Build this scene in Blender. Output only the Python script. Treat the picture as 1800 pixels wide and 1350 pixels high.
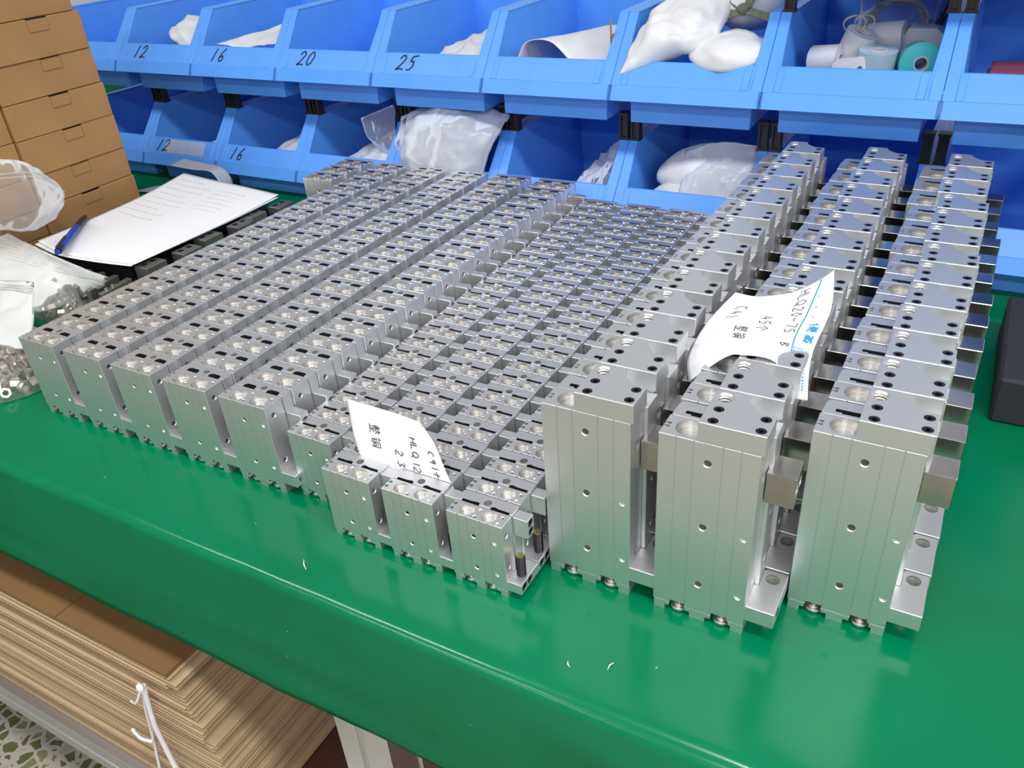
import bpy, bmesh, math, random
from mathutils import Matrix, Vector, noise as mnoise

random.seed(7)
scene = bpy.context.scene
for o in list(bpy.data.objects):
    bpy.data.objects.remove(o)
COL = scene.collection

T = 0.75                      # table top above the floor; the scene is laid out with z=0 on the table

# ------------------------------------------------------------------ camera
cam_d = bpy.data.cameras.new('camera')
cam_d.sensor_fit = 'HORIZONTAL'; cam_d.sensor_width = 36.0
cam_d.lens = 1446.98 / 1800 * 36.0
cam_d.clip_start = 0.01; cam_d.clip_end = 100
cam = bpy.data.objects.new('camera', cam_d); COL.objects.link(cam)
_r = Vector((0.872766, 0.483495, -0.067178)); _d = Vector((0.206966, -0.491162, -0.846123)); _f = Vector((-0.442091, 0.724564, -0.528737))
m3 = Matrix((_r, -_d, -_f)).transposed()
cam.matrix_world = Matrix.Translation((0.219341, -0.393684, 0.446342 + T)) @ m3.to_4x4()
scene.camera = cam

# ------------------------------------------------------------------ world, lamps, exposure
w = bpy.data.worlds.new('world'); scene.world = w; w.use_nodes = True
w.node_tree.nodes['Background'].inputs[0].default_value = (0.92, 0.95, 1.0, 1)
w.node_tree.nodes['Background'].inputs[1].default_value = 0.32
def area(name, loc, rot, sx, sy, power, color=(1, 1, 0.99)):
    d = bpy.data.lights.new(name, 'AREA'); d.shape = 'RECTANGLE'; d.size = sx; d.size_y = sy
    d.energy = power; d.color = color
    o = bpy.data.objects.new(name, d); COL.objects.link(o); o.location = loc; o.rotation_euler = rot
    return o
# rows of ceiling tube fixtures over the work aisle
for i, (x, y, p) in enumerate([(-1.3, -0.50, 17), (0.6, -0.50, 23), (2.5, -0.50, 28), (4.4, -0.50, 26),
                               (-1.3, -2.1, 13), (0.6, -2.1, 21), (2.5, -2.1, 32), (4.4, -2.1, 32),
                               (-1.3, -3.7, 13), (0.6, -3.7, 22), (2.5, -3.7, 30), (4.4, -3.7, 30)]):
    area('ceiling_lamp', (x, y, T + 1.75), (0, 0, 0), 1.25, 0.22, p)
scene.view_settings.view_transform = 'Standard'; scene.view_settings.look = 'None'
scene.view_settings.exposure = 0.0; scene.view_settings.gamma = 1.0
scene.view_settings.use_curve_mapping = False

# ------------------------------------------------------------------ materials
def mat(name, col, rough=0.5, metal=0.0, spec=0.5, bump=0.0, bscale=200.0, var=0.0, vscale=8.0, aniso=None, coat=0.0, alpha=1.0):
    m = bpy.data.materials.new(name); m.use_nodes = True
    nt = m.node_tree; b = nt.nodes['Principled BSDF']
    b.inputs['Base Color'].default_value = (*col, 1); b.inputs['Roughness'].default_value = rough
    b.inputs['Metallic'].default_value = metal; b.inputs['Specular IOR Level'].default_value = spec
    if coat: b.inputs['Coat Weight'].default_value = coat
    tc = nt.nodes.new('ShaderNodeTexCoord')
    if var:
        n = nt.nodes.new('ShaderNodeTexNoise'); n.inputs['Scale'].default_value = vscale; n.inputs['Detail'].default_value = 5
        nt.links.new(tc.outputs['Object'], n.inputs['Vector'])
        r = nt.nodes.new('ShaderNodeValToRGB')
        r.color_ramp.elements[0].position = 0.3; r.color_ramp.elements[1].position = 0.7
        r.color_ramp.elements[0].color = (*[max(0, c * (1 - var)) for c in col], 1)
        r.color_ramp.elements[1].color = (*[min(1, c * (1 + var)) for c in col], 1)
        nt.links.new(n.outputs['Fac'], r.inputs['Fac']); nt.links.new(r.outputs['Color'], b.inputs['Base Color'])
    if bump:
        n2 = nt.nodes.new('ShaderNodeTexNoise'); n2.inputs['Scale'].default_value = bscale; n2.inputs['Detail'].default_value = 3
        nt.links.new(tc.outputs['Object'], n2.inputs['Vector'])
        bp = nt.nodes.new('ShaderNodeBump'); bp.inputs['Strength'].default_value = bump; bp.inputs['Distance'].default_value = 0.001
        nt.links.new(n2.outputs['Fac'], bp.inputs['Height']); nt.links.new(bp.outputs['Normal'], b.inputs['Normal'])
    return m

ALU = mat('satin_anodised_aluminium', (0.73, 0.735, 0.745), 0.42, 0.88, bump=0.03, bscale=2500)
POL = mat('machined_bore', (0.78, 0.755, 0.72), 0.36, 0.9)
THREAD = mat('tapped_hole', (0.62, 0.62, 0.61), 0.40, 0.8)
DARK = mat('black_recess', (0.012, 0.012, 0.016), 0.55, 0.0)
STEEL = mat('ground_steel', (0.43, 0.405, 0.385), 0.20, 1.0, bump=0.012, bscale=900, var=0.12, vscale=60)
BORE = mat('bore_wall', (0.64, 0.60, 0.55), 0.30, 1.0)
BLKSCREW = mat('black_oxide_screw', (0.02, 0.02, 0.026), 0.32, 0.7)
COPPER = mat('bronze_rod', (0.62, 0.42, 0.34), 0.25, 1.0)
BRASS = mat('brass_tip', (0.75, 0.6, 0.28), 0.3, 1.0)
BLUE = mat('blue_plastic', (0.092, 0.335, 0.92), 0.40, 0.0, bump=0.05, bscale=60, var=0.05, vscale=20)
BLACKP = mat('black_plastic', (0.018, 0.018, 0.02), 0.4)
INK = mat('black_marker', (0.01, 0.01, 0.014), 0.6)
PENINK = mat('ballpoint_ink', (0.06, 0.06, 0.09), 0.7)
BLUEINK = mat('blue_print', (0.03, 0.28, 0.62), 0.7)
GREYINK = mat('grey_print', (0.42, 0.43, 0.47), 0.8)
PAPER = mat('white_paper', (0.88, 0.88, 0.90), 0.75, bump=0.03, bscale=300)
CARD = mat('kraft_cardboard', (0.42, 0.225, 0.083), 0.72, var=0.08, vscale=14, bump=0.08, bscale=350)
CARD2 = mat('corrugated_board_edge', (0.47, 0.335, 0.195), 0.85)
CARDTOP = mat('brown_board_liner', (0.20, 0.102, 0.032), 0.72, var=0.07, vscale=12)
STRING = mat('white_twine', (0.85, 0.82, 0.84), 0.5)
WALL = mat('painted_wall', (0.88, 0.88, 0.89), 0.8, var=0.03, vscale=3)
FOAM = mat('black_rubber', (0.022, 0.022, 0.032), 0.7, bump=0.2, bscale=500)
WHITECLOTH = mat('white_film_bundle', (0.74, 0.74, 0.75), 0.42, var=0.05, vscale=40)
GREENTIE = mat('olive_cloth_tie', (0.13, 0.145, 0.10), 0.8, var=0.15, vscale=200)
ORANGE = mat('orange_rubber', (0.75, 0.38, 0.10), 0.5)
TEALTAPE = mat('teal_tape', (0.05, 0.40, 0.42), 0.3)
WHITETAPE = mat('white_tape', (0.62, 0.62, 0.66), 0.4)
MAROON = mat('maroon_parts', (0.22, 0.03, 0.07), 0.5)
GREYCABLE = mat('grey_cable', (0.42, 0.40, 0.38), 0.5)
PENBLUE = mat('pen_blue', (0.02, 0.06, 0.42), 0.25)
NUT = mat('bright_nut', (0.86, 0.80, 0.72), 0.25, 0.9)
DARKMETAL = mat('dark_rail', (0.05, 0.05, 0.06), 0.35, 0.8)
GREYBLOCK = mat('grey_end_block', (0.32, 0.31, 0.29), 0.45, 0.9)
EXTR = mat('aluminium_extrusion', (0.72, 0.72, 0.74), 0.35, 1.0)
TABLEBOARD = mat('table_board', (0.10, 0.04, 0.03), 0.6)

def green_vinyl():
    m = mat('green_vinyl', (0.0, 0.215, 0.088), 0.30, 0.0, spec=0.20)
    nt = m.node_tree; b = nt.nodes['Principled BSDF']; tc = nt.nodes['Texture Coordinate']
    n = nt.nodes.new('ShaderNodeTexNoise'); n.inputs['Scale'].default_value = 7; n.inputs['Detail'].default_value = 6
    nt.links.new(tc.outputs['Object'], n.inputs['Vector'])
    r = nt.nodes.new('ShaderNodeValToRGB')
    r.color_ramp.elements[0].position = 0.30; r.color_ramp.elements[1].position = 0.72
    r.color_ramp.elements[0].color = (0.0, 0.148, 0.060, 1); r.color_ramp.elements[1].color = (0.0, 0.186, 0.078, 1)
    nt.links.new(n.outputs['Fac'], r.inputs['Fac'])
    # light specks: tiny scuffs
    v = nt.nodes.new('ShaderNodeTexVoronoi'); v.inputs['Scale'].default_value = 42; v.inputs['Randomness'].default_value = 1
    nt.links.new(tc.outputs['Object'], v.inputs['Vector'])
    lt = nt.nodes.new('ShaderNodeMath'); lt.operation = 'LESS_THAN'; lt.inputs[1].default_value = 0.028
    nt.links.new(v.outputs['Distance'], lt.inputs[0])
    mx = nt.nodes.new('ShaderNodeMix'); mx.data_type = 'RGBA'
    nt.links.new(lt.outputs[0], mx.inputs['Factor']); nt.links.new(r.outputs['Color'], mx.inputs['A'])
    mx.inputs['B'].default_value = (0.25, 0.5, 0.36, 1)
    nt.links.new(mx.outputs['Result'], b.inputs['Base Color'])
    n2 = nt.nodes.new('ShaderNodeTexNoise'); n2.inputs['Scale'].default_value = 24; n2.inputs['Detail'].default_value = 4
    nt.links.new(tc.outputs['Object'], n2.inputs['Vector'])
    mr = nt.nodes.new('ShaderNodeMapRange'); mr.inputs['To Min'].default_value = 0.10; mr.inputs['To Max'].default_value = 0.24
    nt.links.new(n2.outputs['Fac'], mr.inputs['Value']); nt.links.new(mr.outputs['Result'], b.inputs['Roughness'])
    n3 = nt.nodes.new('ShaderNodeTexNoise'); n3.inputs['Scale'].default_value = 700
    nt.links.new(tc.outputs['Object'], n3.inputs['Vector'])
    bp = nt.nodes.new('ShaderNodeBump'); bp.inputs['Strength'].default_value = 0.06; bp.inputs['Distance'].default_value = 0.0005
    nt.links.new(n3.outputs['Fac'], bp.inputs['Height']); nt.links.new(bp.outputs['Normal'], b.inputs['Normal'])
    # satin PVC: matt pigment with a thin even gloss
    b.inputs['Specular IOR Level'].default_value = 0.0
    df = nt.nodes.new('ShaderNodeBsdfDiffuse'); nt.links.new(mx.outputs['Result'], df.inputs['Color'])
    gl = nt.nodes.new('ShaderNodeBsdfGlossy'); nt.links.new(mr.outputs['Result'], gl.inputs['Roughness']); nt.links.new(bp.outputs['Normal'], gl.inputs['Normal'])
    ms = nt.nodes.new('ShaderNodeMixShader'); ms.inputs['Fac'].default_value = 0.048
    nt.links.new(df.outputs[0], ms.inputs[1]); nt.links.new(gl.outputs[0], ms.inputs[2]); nt.links.new(ms.outputs[0], nt.nodes['Material Output'].inputs['Surface'])
    nt.nodes.remove(b)
    return m
GREEN = green_vinyl()

def terrazzo():
    m = mat('terrazzo', (0.5, 0.47, 0.42), 0.35); nt = m.node_tree; b = nt.nodes['Principled BSDF']; tc = nt.nodes['Texture Coordinate']
    v = nt.nodes.new('ShaderNodeTexVoronoi'); v.feature = 'DISTANCE_TO_EDGE'; v.inputs['Scale'].default_value = 48
    nz = nt.nodes.new('ShaderNodeTexNoise'); nz.inputs['Scale'].default_value = 60
    mixv = nt.nodes.new('ShaderNodeMix'); mixv.data_type = 'VECTOR'; mixv.inputs['Factor'].default_value = 0.012
    nt.links.new(tc.outputs['Object'], nz.inputs['Vector']); nt.links.new(tc.outputs['Object'], mixv.inputs['A']); nt.links.new(nz.outputs['Color'], mixv.inputs['B'])
    nt.links.new(mixv.outputs['Result'], v.inputs['Vector'])
    gt = nt.nodes.new('ShaderNodeMath'); gt.operation = 'GREATER_THAN'; gt.inputs[1].default_value = 0.13
    nt.links.new(v.outputs['Distance'], gt.inputs[0])
    v2 = nt.nodes.new('ShaderNodeTexVoronoi'); v2.inputs['Scale'].default_value = 48
    nt.links.new(mixv.outputs['Result'], v2.inputs['Vector'])
    sep = nt.nodes.new('ShaderNodeSeparateColor'); nt.links.new(v2.outputs['Color'], sep.inputs['Color'])
    r = nt.nodes.new('ShaderNodeValToRGB'); r.color_ramp.interpolation = 'CONSTANT'
    e = r.color_ramp.elements; e[0].color = (0.10, 0.11, 0.035, 1); e[1].position = 0.45; e[1].color = (0.19, 0.18, 0.09, 1)
    e2 = e.new(0.7); e2.color = (0.10, 0.11, 0.05, 1); e3 = e.new(0.86); e3.color = (0.34, 0.31, 0.24, 1)
    nt.links.new(sep.outputs['Red'], r.inputs['Fac'])
    mx = nt.nodes.new('ShaderNodeMix'); mx.data_type = 'RGBA'; mx.inputs['A'].default_value = (0.40, 0.36, 0.30, 1)
    nt.links.new(gt.outputs[0], mx.inputs['Factor']); nt.links.new(r.outputs['Color'], mx.inputs['B'])
    nt.links.new(mx.outputs['Result'], b.inputs['Base Color'])
    return m
TERRAZZO = terrazzo()

def film(name, tint, opacity, rough=0.18, scatter=0.5):
    """clear or milky plastic film: fixed share of see-through plus a glossy milky skin"""
    m = bpy.data.materials.new(name); m.use_nodes = True; nt = m.node_tree
    b = nt.nodes['Principled BSDF']; b.inputs['Base Color'].default_value = (*tint, 1); b.inputs['Roughness'].default_value = rough
    b.inputs['Specular IOR Level'].default_value = 0.6
    tr = nt.nodes.new('ShaderNodeBsdfTransparent'); tr.inputs['Color'].default_value = (0.97, 0.97, 0.97, 1)
    mx = nt.nodes.new('ShaderNodeMixShader'); out = nt.nodes['Material Output']
    lw = nt.nodes.new('ShaderNodeFresnel'); lw.inputs['IOR'].default_value = 1.45
    ad = nt.nodes.new('ShaderNodeMath'); ad.operation = 'ADD'; ad.use_clamp = True; ad.inputs[1].default_value = opacity
    nt.links.new(lw.outputs[0], ad.inputs[0]); nt.links.new(ad.outputs[0], mx.inputs['Fac'])
    nt.links.new(tr.outputs[0], mx.inputs[1]); nt.links.new(b.outputs[0], mx.inputs[2]); nt.links.new(mx.outputs[0], out.inputs['Surface'])
    return m
CLEAR = film('clear_bag_film', (0.80, 0.78, 0.75), 0.06, 0.14)
CLEARRIM = film('bag_zip_film', (0.9, 0.89, 0.87), 0.55, 0.2)
MILKY = film('milky_bag_film', (0.66, 0.69, 0.76), 0.55, 0.25)
THINCLEAR = film('thin_clear_film', (0.6, 0.66, 0.8), 0.10, 0.12)

# ------------------------------------------------------------------ mesh helpers
class MB:
    def __init__(s): s.v = []; s.f = []; s.m = []
    def add(s, vs, fs, mi=0):
        o = len(s.v); s.v += [tuple(p) for p in vs]
        for f in fs: s.f.append([i + o for i in f]); s.m.append(mi)
        return s
    def box(s, x0, x1, y0, y1, z0, z1, mi=0):
        vs = [(x, y, z) for x in (x0, x1) for y in (y0, y1) for z in (z0, z1)]
        return s.add(vs, [(0, 1, 3, 2), (4, 6, 7, 5), (0, 4, 5, 1), (2, 3, 7, 6), (0, 2, 6, 4), (1, 5, 7, 3)], mi)
    def prism(s, poly, axis, a0, a1, mi=0):
        """poly: 2-D points; axis x -> (y,z), y -> (x,z), z -> (x,y)"""
        def p3(p, a):
            return (a, p[0], p[1]) if axis == 'x' else (p[0], a, p[1]) if axis == 'y' else (p[0], p[1], a)
        n = len(poly); vs = [p3(p, a0) for p in poly] + [p3(p, a1) for p in poly]
        fs = [tuple(range(n)), tuple(range(2 * n - 1, n - 1, -1))] + [(i, (i + 1) % n, n + (i + 1) % n, n + i) for i in range(n)]
        return s.add(vs, fs, mi)
    def cyl(s, c, axis, r, h, n=20, mi=0, r2=None, cap=None):
        x, y, z = c; r2 = r if r2 is None else r2; vs = []
        for rr, d in ((r, 0), (r2, h)):
            for i in range(n):
                a = 2 * math.pi * i / n; p, q = rr * math.cos(a), rr * math.sin(a)
                vs.append((x + d, y + p, z + q) if axis == 'x' else (x + p, y + d, z + q) if axis == 'y' else (x + p, y + q, z + d))
        fs = [tuple(range(n)), tuple(range(2 * n - 1, n - 1, -1))] + [(i, (i + 1) % n, n + (i + 1) % n, n + i) for i in range(n)]
        s.add(vs, fs, mi)
        if cap is not None:
            s.m[-len(fs)] = cap; s.m[-len(fs) + 1] = cap
        return s
    def tube(s, pts, r, n=6, mi=0, closed=False):
        P = [Vector(p) for p in pts]; k = len(P); rings = []
        prev = None
        for i in range(k):
            a = P[(i - 1) % k] if (closed or i > 0) else P[i]; b = P[(i + 1) % k] if (closed or i < k - 1) else P[i]
            t = (b - a).normalized()
            ref = prev if prev is not None else (Vector((0, 0, 1)) if abs(t.z) < 0.9 else Vector((1, 0, 0)))
            u = (ref - t * ref.dot(t)).normalized(); prev = u; q = t.cross(u)
            rr = r[i] if isinstance(r, (list, tuple)) else r
            rings.append([P[i] + (u * math.cos(2 * math.pi * j / n) + q * math.sin(2 * math.pi * j / n)) * rr for j in range(n)])
        vs = [p for ring in rings for p in ring]; fs = []
        for i in range(k if closed else k - 1):
            for j in range(n):
                i2 = (i + 1) % k
                fs.append((i * n + j, i * n + (j + 1) % n, i2 * n + (j + 1) % n, i2 * n + j))
        if not closed: fs += [tuple(range(n - 1, -1, -1)), tuple((k - 1) * n + j for j in range(n))]
        return s.add(vs, fs, mi)
    def ribbon(s, pts, nrm, wd, mi=0):
        """flat stroke of width wd along pts, lying in the surface with normals nrm"""
        P = [Vector(p) for p in pts]; vs = []; k = len(P)
        for i in range(k):
            t = (P[min(i + 1, k - 1)] - P[max(i - 1, 0)])
            t = t.normalized() if t.length > 1e-9 else Vector((1, 0, 0))
            sd = t.cross(Vector(nrm[i])).normalized() * wd / 2
            vs += [P[i] - sd, P[i] + sd]
        return s.add(vs, [(2 * i, 2 * i + 1, 2 * i + 3, 2 * i + 2) for i in range(k - 1)], mi)
    def grid(s, pts, mi=0, closed_u=False):
        """pts[i][j] grid of points"""
        a, b = len(pts), len(pts[0]); vs = [p for row in pts for p in row]; fs = []
        for i in range(a if closed_u else a - 1):
            for j in range(b - 1):
                i2 = (i + 1) % a
                fs.append((i * b + j, i2 * b + j, i2 * b + j + 1, i * b + j + 1))
        return s.add(vs, fs, mi)
    def mesh(s, name, mats, smooth=None, bevel=0.0, recalc=True):
        me = bpy.data.meshes.new(name); me.from_pydata(s.v, [], s.f)
        for p, i in zip(me.polygons, s.m): p.material_index = i
        for m in (mats if isinstance(mats, (list, tuple)) else [mats]): me.materials.append(m)
        bm = bmesh.new(); bm.from_mesh(me)
        if recalc: bmesh.ops.recalc_face_normals(bm, faces=bm.faces)
        if bevel:
            es = [e for e in bm.edges if len(e.link_faces) == 2 and e.calc_face_angle(0) > 0.6]
            bmesh.ops.bevel(bm, geom=es, offset=bevel, segments=1, affect='EDGES', clamp_overlap=True)
        bm.to_mesh(me); bm.free()
        if smooth is not None:
            me.shade_smooth(); me.set_sharp_from_angle(angle=math.radians(smooth))
        return me

def cut(me, cutter, smooth=35):
    """boolean difference on mesh data; cutter is an MB whose face material indices carry over"""
    a = bpy.data.objects.new('tmp_a', me); cm = cutter.mesh('tmp_c', list(me.materials))
    b = bpy.data.objects.new('tmp_b', cm); COL.objects.link(a); COL.objects.link(b)
    md = a.modifiers.new('b', 'BOOLEAN'); md.operation = 'DIFFERENCE'; md.solver = 'EXACT'; md.object = b; md.use_self = True
    dg = bpy.context.evaluated_depsgraph_get(); dg.update()
    out = bpy.data.meshes.new_from_object(a.evaluated_get(dg)); out.name = me.name
    bpy.data.objects.remove(a); bpy.data.objects.remove(b); bpy.data.meshes.remove(cm)
    out.shade_smooth(); out.set_sharp_from_angle(angle=math.radians(smooth))
    return out

def obj(name, me, parent=None, loc=None):
    o = bpy.data.objects.new(name, me); COL.objects.link(o)
    if parent is not None: o.parent = parent
    if loc is not None: o.location = loc
    return o
def tag(o, label, cat, group=None, kind=None):
    o['label'] = label; o['category'] = cat
    if group: o['group'] = group
    if kind: o['kind'] = kind
    return o
def empty(name, loc=(0, 0, 0), rz=0.0):
    o = bpy.data.objects.new(name, None); COL.objects.link(o); o.location = loc; o.rotation_euler = (0, 0, rz)
    o.empty_display_size = 0.02
    return o
ORD = ['first', 'second', 'third', 'fourth', 'fifth', 'sixth', 'seventh', 'eighth', 'ninth', 'tenth', 'eleventh', 'twelfth',
       'thirteenth', 'fourteenth', 'fifteenth', 'sixteenth', 'seventeenth', 'eighteenth', 'nineteenth', 'twentieth',
       'twenty-first', 'twenty-second', 'twenty-third']
def nz(x, y, z, s=1.0): return mnoise.noise((x * s, y * s, z * s))

# ================================================================== SETTING
def struct(name, me):
    o = obj(name, me); o['kind'] = 'structure'; return o
struct('floor', MB().box(-5, 4, -4, 3, -T - 0.05, -T).mesh('floor', TERRAZZO))
struct('wall_back', MB().box(-5, 4, 1.45, 1.55, -T, 1.9).mesh('wall_back', WALL))

# ------------------------------------------------------------------ work table
bench = empty('workbench', (0, 0, -T)); tag(bench, 'long workbench with aluminium profile legs under the green cover', 'workbench')
def bench_part(name, mb, m, **k): return obj(name, mb.mesh(name, m, **k), bench, (0, 0, T))
bench_part('tabletop', MB().box(-2.2, 1.4, -0.094, 1.2, -0.034, -0.0035), TABLEBOARD)
def profile_bar(x0, x1, y0, y1, z0, z1, axis):
    """square slotted extrusion: core with four corner lands, long way along axis"""
    mb = MB(); 
    if axis == 'z':
        dx, dy = x1 - x0, y1 - y0; mb.box(x0 + .3 * dx, x1 - .3 * dx, y0 + .04 * dy, y1 - .04 * dy, z0, z1); mb.box(x0 + .04 * dx, x1 - .04 * dx, y0 + .3 * dy, y1 - .3 * dy, z0, z1)
        for a in (0, 1):
            for b in (0, 1):
                mb.box(x0 + a * .62 * dx, x0 + (.38 + a * .62) * dx, y0 + b * .62 * dy, y0 + (.38 + b * .62) * dy, z0, z1)
    else:
        dy, dz = y1 - y0, z1 - z0; mb.box(x0, x1, y0 + .3 * dy, y1 - .3 * dy, z0 + .04 * dz, z1 - .04 * dz); mb.box(x0, x1, y0 + .04 * dy, y1 - .04 * dy, z0 + .3 * dz, z1 - .3 * dz)
        for a in (0, 1):
            for b in (0, 1):
                mb.box(x0, x1, y0 + a * .62 * dy, y0 + (.38 + a * .62) * dy, z0 + b * .62 * dz, z0 + (.38 + b * .62) * dz)
    return mb
for lx in (-1.95, -0.202, 1.2):
    for ly in (-0.07, 1.1):
        bench_part('leg', profile_bar(lx, lx + 0.062, ly, ly + 0.062, -T, -0.034, 'z'), EXTR, bevel=0.0008)
for ly in (-0.118, 1.1):
    bench_part('shelf_rail', profile_bar(-2.0, -0.16, ly, ly + 0.045, -0.508, -0.458, 'x'), EXTR, bevel=0.001)
bench_part('shelf_board', MB().box(-2.0, -0.16, -0.073, 1.1, -0.464, -0.456), TABLEBOARD)
bench_part('apron_panel', MB().box(-0.147, 1.2, -0.03, -0.01, -0.5, -0.034), TABLEBOARD)

# green vinyl cover: flat on the top, rolled over the front edge, hanging with soft waves
def cover():
    mb = MB(); prof = []
    xs = [-2.2 + i * 0.02 for i in range(181)]
    grid = []
    for x in xs:
        row = []
        wob = 0.0018 * nz(x, 0, 3, 9) + 0.0012 * nz(x, 0, 8, 25)
        fold = 0.010 * max(0, min(1, (x - 0.02) / 0.1)) 
        row.append((x, 1.2, 0))
        for y in (0.9, 0.6, 0.3, 0.1, 0.0, -0.05, -0.075): row.append((x, y, 0))
        R0 = 0.009 + 0.3 * wob + 0.006 * max(0, min(1, (x - 0.0) / 0.15))
        yf = -0.102 - 0.5 * wob
        for k in range(0, 9):
            a = k / 8 * math.pi / 2
            row.append((x, yf + R0 - R0 * math.sin(a), -R0 + R0 * math.cos(a)))
        for k in range(1, 13):
            s = k / 12; z = -R0 - s * (0.145 - R0)
            y = yf - 0.004 * math.sin(s * math.pi * 0.9) - 0.5 * fold * math.sin(min(1, s * 3) * math.pi) + s * 0.004 * nz(x, s, 1, 5) + wob * s
            row.append((x, y, z + s * 0.003 * nz(x, 0, 5, 3)))
        grid.append(row)
    mb.grid(grid)
    me = mb.mesh('table_cover', GREEN, smooth=60, recalc=False)
    return me
cv = obj('table_cover', cover()); sol = cv.modifiers.new('thickness', 'SOLIDIFY'); sol.thickness = 0.002; sol.offset = -1
tag(cv, 'glossy green vinyl cover draped over the workbench top and front edge', 'table cover')
bm = bmesh.new(); bm.from_mesh(cv.data)
if sum(f.normal.z for f in bm.faces) < 0:
    bmesh.ops.reverse_faces(bm, faces=bm.faces); bm.to_mesh(cv.data)
bm.free()

# ================================================================== SLIDE CYLINDERS
def feet(wd, dp, z1, raise_z):
    """end plate with three feet, front notches where the rod heads sit; fractions of the width"""
    fr = [(0.0, .13), (.415, .585), (.87, .995)]
    mb = MB(); mb.box(.0006, wd, .0003, dp, raise_z, z1)
    for a, b in fr: mb.box(max(.0006, a * wd), b * wd, .0003, dp, 0.0, raise_z + .0004)
    return mb

def make_front(wd, dp, z0, H, grooves, fholes, pins, sholes, bores, brad, bdep, small, srad, keys, bev=.0003):
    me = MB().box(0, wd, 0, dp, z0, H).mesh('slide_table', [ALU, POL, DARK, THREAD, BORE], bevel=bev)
    c = MB()
    for i, g in enumerate(grooves):
        ww = .0004
        c.box(g - ww, g + ww, -.002, .0007, z0 - .01, H + .01)
    for x, z, r in fholes: c.cyl((x, -.002, z), 'y', r * .86, .010, 16, 3)
    for x, z, r in pins: c.cyl((x, -.002, z), 'y', r * .86, .0032, 16, 1, cap=0)
    for y, z, r in sholes: c.cyl((wd - .008, y, z), 'x', r * .86, .012, 16, 3)
    for x, y in bores:
        c.cyl((x, y, H - bdep), 'z', brad, bdep + .005, 40, 4, cap=0)
    me = cut(me, c)
    c = MB()
    for x, z, r in fholes + pins: c.cyl((x, -.0004, z), 'y', r * 1.18, .0012, 16, 1, r2=r * .8)
    for y, z, r in sholes: c.cyl((wd - .0008, y, z), 'x', r * .8, .0012, 16, 1, r2=r * 1.18)
    for x, y in bores: c.cyl((x, y, H - bdep - .0018), 'z', brad * .84, .0030, 40, 4, cap=0)
    for x, y in small: c.cyl((x, y, H - .006), 'z', srad * .8, .012, 12, 3)
    for x, y, r in keys:                      # sensor grooves: round bottom with a narrow mouth to the left face
        c.cyl((x, y, z0 - .01), 'z', r, H - z0 + .02, 12, 1)
    me = cut(me, c)
    c = MB()
    for x, y in small: c.cyl((x, y, H - .0007), 'z', srad * .75, .0011, 12, 1, r2=srad * 1.45)
    for x, y, r in keys: c.box(-.002, x, y - r * .45, y + r * .45, z0 - .01, H + .01, 1)
    me = cut(me, c); me.shade_flat(); return me

def rod_mesh(r):
    mb = MB(); mb.cyl((0, 0, .0012), 'z', r, .0022, 20, 0); mb.cyl((0, 0, .0034), 'z', r * .62, .0015, 16, 0); mb.cyl((0, 0, .0049), 'z', r * .5, .010, 12, 1)
    return mb.mesh('piston_rod', [POL, COPPER], smooth=40, bevel=.0002)

# ---- tall type (with bolted cap)
cW, cH = .0628, .15
C_front = make_front(cW, .0215, .0085, cH, (.0113, .0224, .0405, .0514),
    [(.0315, .1351, .0028), (.0312, .0841, .0028), (.0309, .0335, .0028)], [(.0576, .0841, .0022), (.0576, .0334, .0022)],
    [(.0125, .1255, .0042), (.0125, .0345, .0042)], [(.0162, .0112), (.0466, .0112)], .0088, .0040, [], .001,
    [(.0030, .0088, .0012), (.0030, .0122, .0012)])
C_feet = feet(cW, .0215, .0085, .0048)
_fm = C_feet.mesh('end_plate', [ALU, POL, DARK], bevel=.0002)
C_feet = cut(_fm, MB().box(.0112, .0224, -.002, .014, .003, .03, 0).box(.0405, .0530, -.002, .014, .003, .03, 0))
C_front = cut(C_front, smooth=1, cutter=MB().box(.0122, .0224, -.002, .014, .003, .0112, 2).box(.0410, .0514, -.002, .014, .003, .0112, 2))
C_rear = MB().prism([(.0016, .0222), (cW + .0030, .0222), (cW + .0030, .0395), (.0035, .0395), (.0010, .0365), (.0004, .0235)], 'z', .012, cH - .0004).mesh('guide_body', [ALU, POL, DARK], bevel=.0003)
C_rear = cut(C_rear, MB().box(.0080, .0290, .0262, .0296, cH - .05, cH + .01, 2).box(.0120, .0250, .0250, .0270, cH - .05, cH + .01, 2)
             .cyl((cW - .004, .031, .085), 'x', .0035, .02, 14, 1).cyl((cW - .004, .031, .045), 'x', .0035, .02, 14, 1))
pl = [(.0241, 0), (.0645, 0), (.0645, .0236), (.0560, .0240), (.0525, .0256), (.0490, .0290), (.0455, .0330), (.0440, .0360), (.0428, .0404), (.0265, .0404), (.0241, .0380)]
C_plate = MB().prism(pl, 'z', cH, .1642).mesh('cap_plate', [ALU, POL, DARK], bevel=.0004)
SCR = [(.0316, .0046), (.0313, .0175), (.0597, .0052), (.0594, .0175)]
_c = MB()
for x, y in SCR: _c.cyl((x, y, .1560), 'z', .0033, .02, 20, 1)
_c.cyl((.0311, .0312, .14), 'z', .0042, .03, 24, 1)
C_plate = cut(C_plate, _c)
_c = MB()
for k in range(6): _c.cyl((.0311, .0312, .1500 + k * .0023), 'z', .0042, .0011, 24, 1, r2=.0048)
_c.cyl((.0311, .0312, .1632), 'z', .0042, .0012, 24, 1, r2=.0056)
C_plate = cut(C_plate, _c, 25)
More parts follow.
